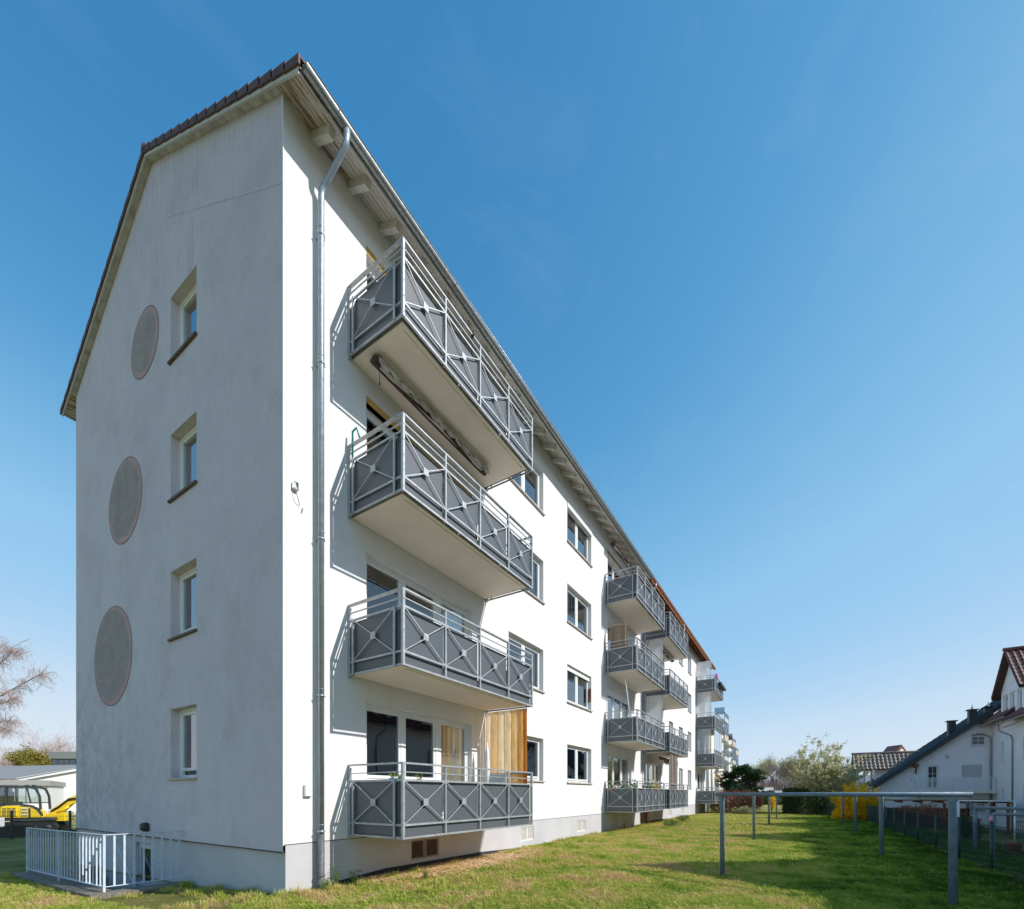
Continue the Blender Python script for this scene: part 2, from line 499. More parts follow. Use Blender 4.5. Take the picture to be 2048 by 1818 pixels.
M['tile_dark'] = simple('dark_roof_tile', (0.045, 0.042, 0.045), 0.6, 0, 0.3, 5)
M['tile_brown'] = simple('grey_brown_roof_tile', (0.34, 0.25, 0.20), 0.5, 0, 0.35, 4)
M['slate'] = simple('slate_cladding', (0.05, 0.052, 0.058), 0.6, 0, 0.2, 20)
M['white'] = simple('white_paint', (0.76, 0.76, 0.76), 0.5, 0, 0.05)
M['rail_blue'] = simple('pale_blue_grey_railing_paint', (0.55, 0.62, 0.70), 0.5, 0, 0.12, 12)
M['kerb'] = speckle('weathered_kerb', (0.12, 0.10, 0.08), (0.30, 0.26, 0.215), 25)
M['yellow'] = simple('yellow_machine_paint', (0.86, 0.60, 0.02), 0.35, 0, 0.05)
M['black'] = simple('black_rubber', (0.02, 0.02, 0.022), 0.6)
M['dark'] = simple('dark_grey_steel', (0.055, 0.058, 0.065), 0.5, 0.1)
M['green_post'] = simple('green_coated_steel', (0.012, 0.055, 0.045), 0.45)
M['dgreen'] = simple('dark_green_steel', (0.02, 0.04, 0.03), 0.5)
M['hwall'] = simple('house_white_wall', (0.86, 0.83, 0.86), 0.9, 0, 0.04, 1, 0.2, 120)
M['hwall_l'] = simple('cream_white_wall', (0.78, 0.75, 0.72), 0.9, 0, 0.04, 1)
M['greyf'] = simple('grey_fascia', (0.33, 0.32, 0.31), 0.7)
M['rooff'] = simple('grey_flat_roof', (0.24, 0.235, 0.225), 0.8)
M['cream'] = simple('cream_balcony_paint', (0.78, 0.60, 0.42), 0.8, 0, 0.06)
M['cream2'] = simple('cream_wall', (0.76, 0.68, 0.58), 0.85)
M['terracotta'] = simple('terracotta', (0.40, 0.15, 0.08), 0.8)
M['pink'] = simple('pink_plastic', (0.75, 0.28, 0.36), 0.5)
M['magenta'] = simple('magenta_flowers', (0.6, 0.08, 0.30), 0.7)
M['red'] = simple('red_plastic', (0.55, 0.05, 0.02), 0.5)
M['teal'] = simple('teal_plastic', (0.05, 0.35, 0.33), 0.5)
M['blue'] = simple('blue_pot', (0.04, 0.10, 0.35), 0.4)
M['greenp'] = simple('green_plastic', (0.03, 0.16, 0.09), 0.6)
M['reed'] = simple('woven_reed', (0.40, 0.29, 0.21), 0.9, 0, 0.5, 60, 0.8, 90, 0.01)
M['reedg'] = simple('grey_reed_mat', (0.30, 0.24, 0.21), 0.9, 0, 0.55, 45, 0.8, 70, 0.01)
M['awning'] = fabric('cream_awning_cloth', (0.70, 0.52, 0.34), 0.35, var=0.2)
M['awning_w'] = fabric('mouldy_awning_valance', (0.62, 0.60, 0.57), 0.2, var=0.35)
M['rust'] = simple('rusty_dark_steel', (0.075, 0.045, 0.035), 0.8, 0, 0.4, 14)
M['bark'] = simple('grey_bark', (0.16, 0.125, 0.105), 0.9, 0, 0.3, 8)
M['bark_pink'] = simple('pinkish_twigs', (0.46, 0.33, 0.30), 0.9, 0, 0.3, 5)
M['bark_far'] = simple('far_twigs', (0.27, 0.20, 0.185), 0.9, 0, 0.2, 2)
M['bark_birch'] = simple('birch_bark', (0.42, 0.36, 0.31), 0.8, 0, 0.5, 9)
M['leaf_pine'] = leafy('pine_needles', [(0.35, (0.012, 0.035, 0.014)), (0.55, (0.035, 0.085, 0.03)), (0.7, (0.09, 0.15, 0.06))], 1.5, 0.15)
M['leaf_pale'] = leafy('pale_spring_leaves', [(0.3, (0.36, 0.34, 0.12)), (0.55, (0.60, 0.56, 0.30)), (0.75, (0.78, 0.74, 0.56))], 1.2, 0.4)
M['leaf_yellow'] = leafy('forsythia_flowers', [(0.3, (0.62, 0.36, 0.01)), (0.55, (0.85, 0.56, 0.012)), (0.8, (0.90, 0.66, 0.03))], 1.2, 0.35)
M['leaf_hedge'] = leafy('hedge_leaves', [(0.35, (0.02, 0.045, 0.015)), (0.6, (0.07, 0.11, 0.03)), (0.8, (0.16, 0.19, 0.06))], 1.6, 0.25)
M['leaf_red'] = leafy('reddish_brown_leaves', [(0.35, (0.11, 0.035, 0.028)), (0.5, (0.24, 0.09, 0.06)), (0.65, (0.34, 0.17, 0.10)), (0.8, (0.42, 0.34, 0.14))], 0.9, 0.3)
M['leaf_olive'] = leafy('olive_buds', [(0.3, (0.20, 0.17, 0.03)), (0.7, (0.40, 0.33, 0.06))], 0.8, 0.3)
M['leaf_weed'] = leafy('weed_leaves', [(0.3, (0.06, 0.11, 0.02)), (0.7, (0.18, 0.26, 0.06))], 3, 0.35)


# ------------------------------------------------------------------ ground
def gz(x, y):
    z = 0.0
    if y > 0: z -= 0.19 * (1 - math.exp(-y / 2.2)) + 0.011 * min(y, 26)
    if y < -10.3: z -= 1.0 * min(1, (-10.3 - y) / 5.0) ** 1.0
    if y > 13 : z += 0.05 * math.sin(x * 0.9) * min(1, (y - 13) / 3)
    return z + 0.012 * math.sin(x * 1.3 + y * 0.7) * math.sin(y * 1.1 - x * 0.4)


def lawn_material():
    m, nt, bs = mat('lawn_soil')
    v = coords(nt)
    a = noise(nt, v, 0.55, 6, 0.65, 0.3)
    b = noise(nt, v, 30, 4, 0.8)
    c1 = ramp(nt, a, [(0.35, (0.14, 0.18, 0.04)), (0.5, (0.30, 0.28, 0.08)), (0.66, (0.46, 0.33, 0.17))])
    c = mix(nt, c1, ramp(nt, b, [(0.3, 0.45), (0.7, 1.3)]), 0.85, 'MULTIPLY')
    nt.links.new(c, bs.inputs['Base Color']); bs.inputs['Roughness'].default_value = 1.0; bs.inputs['Specular IOR Level'].default_value = 0.1
    bump(nt, bs, noise(nt, v, 45, 5, 0.8), 1.0, 0.05)
    return m


M['lawn'] = lawn_material()
# one sheet: fine around the site, coarse to the horizon
xs = [-600, -200, -60, -25] + [(-12 + 0.6 * i) for i in range(101)] + [56, 70, 100, 180, 400, 1200]
ys = [-900, -300, -100, -50, -32] + [(-24 + 0.6 * i) for i in range(96)] + [38, 50, 80, 150, 400, 1200]
gv = [(x, y, gz(x, y)) for y in ys for x in xs]
nx = len(xs)
gf = [(j * nx + i, j * nx + i + 1, (j + 1) * nx + i + 1, (j + 1) * nx + i) for j in range(len(ys) - 1) for i in range(nx - 1)
      if not (-1.15 < (xs[i] + xs[i + 1]) / 2 < 0 and 3.65 < (ys[j] + ys[j + 1]) / 2 < 7.75)]
gm = MB(); gm.smooth = True; gm.add(gv, gf)
ground = gm.build('ground', M['lawn']); tag(ground, kind='structure')
#GRASS#

# ------------------------------------------------------------------ walls and windows
def wall_with_holes(mb, x0, x1, z0, z1, holes, depth, T):
    """flat wall with real openings; T maps (along, inward, up) to a point"""
    xc = sorted(set([x0, x1] + [h[0] for h in holes] + [h[1] for h in holes]))
    zc = sorted(set([z0, z1] + [h[2] for h in holes] + [h[3] for h in holes]))
    for i in range(len(xc) - 1):
        for j in range(len(zc) - 1):
            cx = (xc[i] + xc[i + 1]) / 2; cz = (zc[j] + zc[j + 1]) / 2
            if any(h[0] < cx < h[1] and h[2] < cz < h[3] for h in holes): continue
            mb.poly([T(xc[i], 0, zc[j]), T(xc[i + 1], 0, zc[j]), T(xc[i + 1], 0, zc[j + 1]), T(xc[i], 0, zc[j + 1])])
    for a, b, c, d in holes:
        for p, q in (((a, c), (b, c)), ((b, c), (b, d)), ((b, d), (a, d)), ((a, d), (a, c))):
            mb.poly([T(p[0], 0, p[1]), T(q[0], 0, q[1]), T(q[0], depth, q[1]), T(p[0], depth, p[1])])


def curtain_mesh(x0, x1, z0, z1, y, amp=0.018, wl=0.09):
    mb = MB(); mb.smooth = True
    n = max(4, int((x1 - x0) / wl * 6)); n = min(n, 90)
    vs = []; ph = rnd.random() * 6
    for j, z in enumerate((z0, z1)):
        for i in range(n + 1):
            x = x0 + (x1 - x0) * i / n
            vs.append((x, y + amp * math.sin(ph + x / wl * 2 * math.pi + (0.6 * math.sin(x * 7) if j else 0)), z))
    mb.add(vs, [(i, i + 1, n + 2 + i, n + 1 + i) for i in range(n)])
    return mb


def window(parent, x, y, z, rz, w, h, sashes, reveal=0.14, curtains=(), room=True, sill='sill', top=0.06, gl='glass', shutter=0.0, name='window', sill_over=0.06, bars=False):
    """sashes: list of (x0, x1, z_glass0); frame mesh with panes, curtains, sill and a dim room behind as its pieces"""
    fr = MB(); y0 = reveal - 0.02; y1 = reveal + 0.055
    fr.cbox(0, 0.05, y0, y1, 0, h); fr.cbox(w - 0.05, w, y0, y1, 0, h)
    fr.cbox(0.05, w - 0.05, y0 + 0.001, y1, h - top, h); fr.cbox(0.05, w - 0.05, y0 + 0.001, y1, 0, 0.055)
    ob_p = []
    for (a, b, g0) in sashes:
        ys0 = y0 + 0.012; ys1 = y1 - 0.006; e = 0.06
        fr.cbox(a, a + e, ys0, ys1, 0.056, h - top - 0.001); fr.cbox(b - e, b, ys0, ys1, 0.056, h - top - 0.001)
        fr.cbox(a + e, b - e, ys0 + 0.001, ys1, h - top - e, h - top - 0.001); fr.cbox(a + e, b - e, ys0 + 0.001, ys1, g0 - e if g0 > 0.1 else 0.056, g0 if g0 > 0.1 else 0.12)
        if g0 > 0.3: fr.box(a + e, b - e, ys0 + 0.02, ys1, 0.056, g0 - e)
        ob_p.append((a + e, b - e, max(g0, 0.12), h - top - e))
        if bars:
            fr.box((a + b) / 2 - 0.014, (a + b) / 2 + 0.014, ys0 + 0.01, ys0 + 0.034, max(g0, .12), h - top - e)
            for q in bars if hasattr(bars, '__len__') else (0.5,):
                zz = max(g0, .12) + (h - top - e - max(g0, .12)) * q
                fr.box(a + e, b - e, ys0 + 0.009, ys0 + 0.035, zz - 0.014, zz + 0.014)
    if shutter > 0: fr.box(0.02, w - 0.02, y0 - 0.05, y0 - 0.005, h - shutter, h - 0.001)
    xs_ = sorted([(a, b) for a, b, g in sashes])
    prev = 0.05
    for a, b in xs_ + [(w - 0.05, None)]:
        if a - prev > 0.004: fr.box(prev, a, y0 + 0.004, y1 - 0.01, 0.056, h - top - 0.001)
        prev = b if b is not None else prev
    root = fr.build(name, M['pvc'], parent, (x, y, z), rz)
    for (a, b, c, d) in ob_p:
        p = MB(); p.box(a - 0.01, b + 0.01, reveal + 0.012, reveal + 0.022, c - 0.01, d + 0.01); p.build('pane', M['glass_clear' if (gl == 'glass' and name == 'balcony_door' and c < 0.3) else gl], root)
    for i, cspec in enumerate(curtains):
        if cspec is None: continue
        a, b, c, d, mt, kind = cspec
        if kind == 'flat':
            q = MB(); q.box(a, b, reveal + 0.10, reveal + 0.105, c, d)
            q.build('blind', M[mt], root)
        else:
            curtain_mesh(a, b, c, d, reveal + 0.085, 0.014, kind).build('curtain', M[mt], root)
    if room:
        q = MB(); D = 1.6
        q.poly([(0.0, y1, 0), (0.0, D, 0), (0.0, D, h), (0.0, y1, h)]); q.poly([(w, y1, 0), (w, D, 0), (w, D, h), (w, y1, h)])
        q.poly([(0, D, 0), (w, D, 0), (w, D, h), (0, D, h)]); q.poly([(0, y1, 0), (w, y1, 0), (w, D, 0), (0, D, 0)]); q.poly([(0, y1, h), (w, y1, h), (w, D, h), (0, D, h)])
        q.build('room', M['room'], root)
    if sill:
        q = MB(); q.cbox(-0.04, w + 0.04, -sill_over, reveal - 0.022, -0.045, 0.0, 0.006)
        q.build('sill', M[sill], root)
    return root


# ------------------------------------------------------------------ balcony prototype (origin: wall, near end, post bottoms)
BL, BD = 4.22, 1.36


def make_balcony(parent, x, z, top=1.25):
    s = MB()
    s.cbox(0.102, BL - 0.102, -BD + 0.11, 0.0, 0.016, 0.19, 0.006)
    slab = s.build('balcony', [M['concrete']], parent, (x, 0, z))
    e = MB()
    e.box(0.075, BL - 0.075, -BD + 0.078, -BD + 0.108, 0.028, 0.19); e.box(0.068, 0.10, -BD + 0.112, 0, 0.028, 0.185); e.box(BL - 0.10, BL - 0.068, -BD + 0.112, 0, 0.028, 0.185)
    e.build('slab_edge', M['drip'], slab)
    b = MB(); b.box(0.22, BL - 0.22, -BD + 0.19, -BD + 0.205, 0.006, 0.0155)
    b.build('drip_bead', M['concrete'], slab)
    PX = [0.025, 1.06, 2.11, 3.16, BL - 0.025]
    zt = top
    def post(px, py, z0, z1, wx=0.05, wy=0.05):
        q = MB(); q.cbox(px - wx / 2, px + wx / 2, py - wy / 2, py + wy / 2, z0, z1, 0.004)
        if wx > 0.04:
            for k in range(5):
                zz = z0 + (z1 - z0) * (0.06 + 0.2 * k)
                q.box(px - 0.008, px + 0.008, py - wy / 2 - 0.008, py - wy / 2 - 0.0005, zz - 0.008, zz + 0.008)
        return q.build('post', M['galv'], slab)
    for i, px in enumerate(PX):
        post(px, -BD + 0.025, -0.01, zt if i in (0, 4) else zt - 0.03, 0.05 if i in (0, 4) else 0.038, 0.05)
    for sx in (0.025, BL - 0.025):
        post(sx, -0.03, -0.03, zt - 0.06)
        for yy in (-0.15, -BD + 0.19):
            post(sx - (0.03 if sx < 1 else -0.03), yy, 0.0, 0.97, 0.03, 0.04)
    def rail(p, q, w, h):
        r = MB(); r.bar(p, q, w, h); r.build('rail', M['galv'], slab)
    yf = -BD + 0.025
    r = MB(); r.bar((0.05, yf, zt - 0.015), (BL - 0.05, yf, zt - 0.015), 0.055, 0.028); r.build('handrail', M['galv'], slab)
    for zz, h in ((zt - 0.16, 0.016), (0.955, 0.034), (0.225, 0.034), (0.012, 0.034)):
        rail((0.05, yf - 0.012, zz), (BL - 0.05, yf - 0.012, zz), 0.02, h)
    for sx, sg in ((0.025, -1), (BL - 0.025, 1)):
        r = MB(); r.bar((sx, yf + 0.026, zt - 0.015), (sx, -0.01, zt - 0.015), 0.055, 0.028); r.build('handrail', M['galv'], slab)
        for zz, h in ((zt - 0.16, 0.016), (0.955, 0.034), (0.225, 0.034), (0.012, 0.034)):
            rail((sx + sg * 0.012, yf + 0.026, zz), (sx + sg * 0.012, -0.06, zz), 0.02, h)
    # infill panels
    for i in range(4):
        a = PX[i] + 0.028; bb = PX[i + 1] - 0.028
        q = MB(); q.box(a, bb, yf + 0.035, yf + 0.042, 0.03, 0.94); q.build('infill_panel', M['panel'], slab)
    for sx, sg in ((0.025, 1), (BL - 0.025, -1)):
        q = MB(); q.box(min(sx + sg * 0.03, sx + sg * 0.038), max(sx + sg * 0.03, sx + sg * 0.038), yf + 0.05, -0.02, 0.03, 0.94)
        q.box(min(sx + sg * 0.012, sx + sg * 0.020), max(sx + sg * 0.012, sx + sg * 0.020), -BD + 0.20, -0.16, 0.05, 0.93)
        q.build('infill_panel', M['panel'], slab)
    # diagonal crosses and centre plates
    for i in range(4):
        a = PX[i] + 0.028; bb = PX[i + 1] - 0.028; cx = (a + bb) / 2; c0, c1 = 0.243, 0.938; cz = (c0 + c1) / 2; y = yf - 0.014
        q = MB()
        for ex, ez in ((a, c0), (bb, c0), (a, c1), (bb, c1)):
            q.bar((ex, y, ez), (cx + (0.05 if ex > cx else -0.05), y, cz + (0.05 if ez > cz else -0.05)), 0.010, 0.017)
        q.build('cross_brace', M['galv'], slab)
        q = MB(); q.cbox(cx - 0.062, cx + 0.062, y - 0.012, y + 0.006, cz - 0.062, cz + 0.062, 0.003); q.build('centre_plate', M['galv'], slab)
    for sx, sg in ((0.025, -1), (BL - 0.025, 1)):
        a = -BD + 0.21; bb = -0.17; cy = (a + bb) / 2; c0, c1 = 0.243, 0.938; cz = (c0 + c1) / 2; xx = sx + sg * 0.03
        q = MB()
        for ey, ez in ((a, c0), (bb, c0), (a, c1), (bb, c1)):
            q.bar((xx, ey, ez), (xx, cy + (0.05 if ey > cy else -0.05), cz + (0.05 if ez > cz else -0.05)), 0.010, 0.017)
        q.build('cross_brace', M['galv'], slab)
        q = MB(); q.cbox(xx - 0.007, xx + 0.007, cy - 0.062, cy + 0.062, cz - 0.062, cz + 0.062, 0.003); q.build('centre_plate', M['galv'], slab)
    # small drain stubs
    for px in (1.5, 2.9):
        q = MB(); q.tube([(px, -BD + 0.07, 0.05), (px, -BD + 0.07, -0.03)], 0.009, 6); q.build('drain_stub', M['galv'], slab)
    return slab


# ------------------------------------------------------------------ building A (the large white block)
W = 9.5          # depth of the gable
EZ = 12.38       # underside of the roof at the wall
PIT = 0.512      # roof slope, street side
PIT2 = 0.565     # rear side
LA = 18.45       # length of the first block
LB = 37.35


def roof_z(y): return EZ + PIT * y if y <= W / 2 else EZ + PIT * W / 2 - PIT2 * (y - W / 2)


A = empty('apartment_building', (0, 0, 0), 0, 'large white four storey apartment block with grey balconies and three round patches on its gable', 'apartment building')
B = empty('apartment_building', (0, 0, 0), 0, 'rear white apartment block in the same row with orange brown eaves and glass screened balconies', 'apartment building')

ws = [1.97 + 2.76 * k for k in range(4)]         # window sills
wt_ = [3.27 + 2.76 * k for k in range(4)]
bz = [0.83 + 2.815 * k for k in range(4)]        # balcony post bottoms
balc = {'B1': 1.19, 'B2': 13.69, 'B3': 19.0, 'B4': 33.0}

holesA, holesB = [], []
for k in range(4):
    z0 = ws[k]; z1 = wt_[k]
    holesA += [(1.60, 4.80, z0 - 0.95, z1 - 0.02), (6.45, 8.45, z0, z1), (10.17, 12.30, z0, z1), (14.05, 17.2, z0 - 0.95, z1 - 0.02)]
    holesB += [(19.5, 22.6, z0 - 0.95, z1 - 0.02), (24.5, 25.6, z0, z1), (27.2, 28.35, z0, z1), (30.0, 31.2, z0, z1), (33.4, 36.4, z0 - 0.95, z1 - 0.02)]
PL = 0.76
cellA = [(2.75, 3.6), (7.1, 7.85), (11.0, 11.8), (15.25, 15.95)]
cellB = [(20.3, 21.0), (24.4, 25.1), (27.9, 28.6), (33.9, 34.6)]

w = MB(); wall_with_holes(w, 0, LA, PL + 0.015, EZ + 0.03, holesA, 0.14, lambda a, b, c: (a, b, c)); w.build('wall', M['front'], A)
w = MB(); wall_with_holes(w, LA, LB, PL + 0.015, EZ + 0.03, holesB, 0.14, lambda a, b, c: (a, b, c))
w.poly([(LB, 0, 0), (LB, 0, EZ), (LB, W, EZ), (LB, W, 0)]); w.poly([(LB, 0, EZ), (LB, W / 2, roof_z(W / 2)), (LB, W, EZ)]); w.build('wall', M['front'], B)
# plinth with cellar openings
for c, x0, x1, par in ((cellA, 0.04, LA, A), (cellB, LA, LB, B)):
    w = MB(); wall_with_holes(w, x0, x1, -0.6, PL, [(a, b, 0.20, 0.60) for a, b in c], 0.10, lambda a, b, c_: (a, b, c_))
    w.poly([(x0, 0, PL), (x1, 0, PL), (x1, 0.05, PL), (x0, 0.05, PL)])
    w.build('plinth', M['plinth'], par)
    g = MB(); g.box(x0, x1, 0.012, 0.03, PL - 0.01, PL + 0.025); g.build('joint', M['groove'], par)
    g = MB(); g.prism([(x0 + 0.95, -0.002, -0.4), (x0 + 6.6, -0.002, -0.4), (x0 + 6.6, -0.002, 0.05), (x0 + 5.2, -0.002, 0.11), (x0 + 2.0, -0.002, 0.13), (x0 + 0.95, -0.002, 0.06)], (0, -0.012, 0)); g.build('bitumen_strip', M['plinth_dark'], par)
    for a, b in c:
        sh = par is A and a < 3
        q = MB(); q.box(a, b, 0.05, 0.055, 0.2, 0.6)
        for u0, u1 in ((a, (a + b) / 2 - 0.01), ((a + b) / 2 + 0.01, b)):
            q.box(u0, u1, 0.02, 0.05, 0.2, 0.23); q.box(u0, u1, 0.02, 0.05, 0.57, 0.6); q.box(u0, u0 + 0.04, 0.019, 0.05, 0.2, 0.6); q.box(u1 - 0.04, u1, 0.019, 0.05, 0.2, 0.6)
        o = q.build('cellar_window', M['greige'] if sh else M['white'], par)
        q = MB()
        for u0, u1 in ((a + 0.04, (a + b) / 2 - 0.05), ((a + b) / 2 + 0.05, b - 0.04)):
            q.box(u0, u1, 0.035, 0.045, 0.23, 0.57)
        q.build('mesh_insert', M['sill'] if not sh else M['rust'], o)

# gable wall: local along = y
gholes = [(2.80, 3.88, ws[k] - 0.08, wt_[k] - 0.0) for k in range(4)]
gholes = [(2.80, 3.88, 1.88 + 2.765 * k, 3.25 + 2.74 * k) for k in range(4)]
w = MB(); w.poly([(0, 0, EZ - 0.27), (0, W, EZ - 0.27), (0, 0, EZ)]); wall_with_holes(w, 0, W, 0.66, EZ - 0.27, gholes, 0.17, lambda a, b, c: (b, a, c))
w.poly([(0, 0, EZ), (0, W, EZ - 0.27), (0, W / 2, roof_z(W / 2))])
w.poly([(0, 0, 0.66), (0, W, 0.66), (0.05, W, 0.66), (0.05, 0, 0.66)])
w.build('wall', M['gable'], A)
w = MB(); w.m = 0
w.poly([(0, W, 0), (0, W, roof_z(W)), (LA, W, roof_z(W)), (LA, W, 0)]); w.build('wall', M['gable'], A)
w = MB(); w.poly([(LA, W, 0), (LA, W, EZ), (LB, W, EZ), (LB, W, 0)]); w.build('wall', M['gable'], B)
# gable plinth with the cellar door in it
w = MB(); wall_with_holes(w, 0, W, -3.0, 0.655, [(4.95, 5.75, -2.0, 0.50)], 0.15, lambda a, b, c: (b + 0.045, a, c)); w.build('plinth', M['plinth'], A)
g = MB(); g.cbox(-0.012, 0.05, 0, W, 0.645, 0.662, 0.003); g.build('drip_profile', M['groove'], A)
d = MB(); d.box(0.13, 0.16, 4.97, 5.73, -2.0, 0.48)
dr = d.build('cellar_door', M['rail_blue'], A)
d = MB(); d.box(0.118, 0.127, 5.05, 5.65, -0.35, 0.36); d.build('pane', M['glass_dark'], dr)
d = MB()
for q0, q1, q2, q3 in ((4.97, 5.04, -2, .48), (5.66, 5.73, -2, .48)): d.box(0.11, 0.128, q0, q1, q2, q3)
d.box(0.11, 0.128, 5.04, 5.66, 0.37, 0.48); d.box(0.11, 0.128, 5.04, 5.66, -0.5, -0.36); d.box(0.112, 0.128, 5.3, 5.33, -2, -0.5); d.build('door_frame', M['rail_blue'], dr)

# corner bead that catches the light
q = MB(); q.box(-0.006, 0.012, -0.008, 0.012, PL, EZ - 0.02); q.build('corner_bead', M['front'], A)

# round patches of exposed pebble render
for cy, cz, rr in ((5.12, 11.22, 0.69), (6.2, 8.2, 0.93), (6.95, 4.80, 1.15)):
    q = MB(); n = 64
    ring = [(-0.006, cy + rr * math.cos(2 * math.pi * i / n), cz + rr * math.sin(2 * math.pi * i / n)) for i in range(n)]
    ring2 = [(-0.004, cy + (rr - 0.10) * math.cos(2 * math.pi * i / n) + 0.045, cz + (rr - 0.10) * math.sin(2 * math.pi * i / n) + 0.03) for i in range(n)]
    base = [(0.0, p[1], p[2]) for p in ring]
    q.m = 1
    q.add(ring + ring2 + base, [(i, (i + 1) % n, n + (i + 1) % n, n + i) for i in range(n)] + [(i, (i + 1) % n, 2 * n + (i + 1) % n, 2 * n + i) for i in range(n)])
    q.m = 0; q.add(ring2, [tuple(range(n))])
    q.m = 2
    r2 = [(-0.0085, cy + (rr + 0.012) * math.cos(2 * math.pi * i / n), cz + (rr + 0.012) * math.sin(2 * math.pi * i / n)) for i in range(n)]
    q.add(ring + r2, [(i, (i + 1) % n, n + (i + 1) % n, n + i) for i in range(n)])
    q.build('round_patch', [M['medal'], M['medal_rim'], M['groove']], A)
# repaired strip over the top window and the old roof line scar
q = MB(); pts = []
for i in range(28):
    a = i / 28 * 2 * math.pi
    ca, sa = math.cos(a), math.sin(a)
    pts.append((-0.003, 3.06 + 0.15 * (abs(ca) ** 0.5) * (1 if ca > 0 else -1) * rnd.uniform(0.75, 1.1), 12.0 + 0.50 * (abs(sa) ** 0.6) * (1 if sa > 0 else -1) * rnd.uniform(0.88, 1.05)))
q.poly(pts); q.build('render_repair', M['patch'], A)
q = MB()
pr = None
n = 40
for i in range(n):
    y0 = 0.0 + 4.3 * i / n; y1 = 0.0 + 4.3 * (i + 1) / n
    wz = 0.022 * (1 - i / n) * (0.7 + 0.6 * rnd.random()) + 0.004
    za = 11.02 + 0.535 * y0; zb = 11.02 + 0.535 * y1
    q.poly([(-0.003, y0, za - wz), (-0.003, y1, zb - wz), (-0.003, y1, zb + wz), (-0.003, y0, za + wz)])
q.build('render_scar', M['patch'], A)

# ---------------- roof of A and B
def roof(par, x0, x1, tile, vb):
    T0, T1 = 0.075, 0.075      # deck under the tiles, tile thickness
    for side in (0, 1):
        q = MB()
        ys_ = [-0.60, W / 2] if side == 0 else [W / 2, W + 0.60]
        f = (lambda y: EZ + PIT * y) if side == 0 else (lambda y: EZ + PIT * W / 2 - PIT2 * (y - W / 2))
        pts = [(x0, ys_[0], f(ys_[0]) + 0.022), (x0, ys_[1], f(ys_[1]) + 0.022), (x0, ys_[1], f(ys_[1]) + T0), (x0, ys_[0], f(ys_[0]) + T0)]
        q.prism(pts, (x1 - x0, 0, 0)); q.build('roof_deck', M['timber'] if par is B else M['rafter'], par)
        # tile courses
        q = MB(); nn = 16
        for i in range(nn):
            a = ys_[0] - 0.03 + (ys_[1] - ys_[0] + 0.03) * i / nn if side == 0 else ys_[1] + 0.03 - (ys_[1] - ys_[0] + 0.03) * i / nn
            b = ys_[0] - 0.03 + (ys_[1] - ys_[0] + 0.03) * (i + 1.12) / nn if side == 0 else ys_[1] + 0.03 - (ys_[1] - ys_[0] + 0.03) * (i + 1.12) / nn
            if side == 0: b = min(b, W / 2)
            else: b = max(b, W / 2)
            q.prism([(x0 + 0.02, a, f(a) + T0 + 0.025), (x0 + 0.02, b, f(b) + T0 + 0.004), (x0 + 0.02, b, f(b) + T0 + 0.03), (x0 + 0.02, a, f(a) + T0 + 0.062)], (x1 - x0 - 0.04, 0, 0))
        o = q.build('roof_covering', tile, par); o['kind'] = 'stuff'
        if vb:
            # verge board and individual verge tiles with turned down edge
            q = MB(); q.prism([(x0 - 0.032, ys_[0], f(ys_[0]) - 0.022), (x0 - 0.032, ys_[1], f(ys_[1]) - 0.022), (x0 - 0.032, ys_[1], f(ys_[1]) + 0.06), (x0 - 0.032, ys_[0], f(ys_[0]) + 0.06)], (0.03, 0, 0))
            q.build('verge_board', M['verge'], par)
            for i in range(nn):
                a = ys_[0] - 0.05 + (ys_[1] - ys_[0] + 0.05) * i / nn if side == 0 else ys_[1] + 0.05 - (ys_[1] - ys_[0] + 0.05) * i / nn
                L = (ys_[1] - ys_[0] + 0.05) / nn * (1 if side == 0 else -1)
                b = a + L * 1.10
                if (side == 0 and b > W / 2) or (side == 1 and b < W / 2): b = W / 2
                q = MB()
                zz = lambda yy, o_: f(yy) + o_
                q.prism([(x0 - 0.062, a, zz(a, 0.045)), (x0 - 0.062, b, zz(b, 0.025)), (x0 - 0.062, b, zz(b, 0.135)), (x0 - 0.062, a, zz(a, 0.185))], (0.03, 0, 0))
                q.prism([(x0 - 0.032, a, zz(a, 0.16)), (x0 - 0.032, b, zz(b, 0.115)), (x0 - 0.032, b, zz(b, 0.135)), (x0 - 0.032, a, zz(a, 0.185))], (0.26, 0, 0))
                q.build('verge_tile', M['tile'], par)
    q = MB(); q.smooth = True
    q.tube([(x0 - 0.07, W / 2, EZ + PIT * W / 2 + 0.13), (x1, W / 2, EZ + PIT * W / 2 + 0.13)], 0.09, 10); q.build('ridge_tile', tile, par)


VX = -0.10
roof(A, VX, LA, M['tile'], True)
roof(B, LA + 0.01, LB + 0.35, M['tile_red'], False)
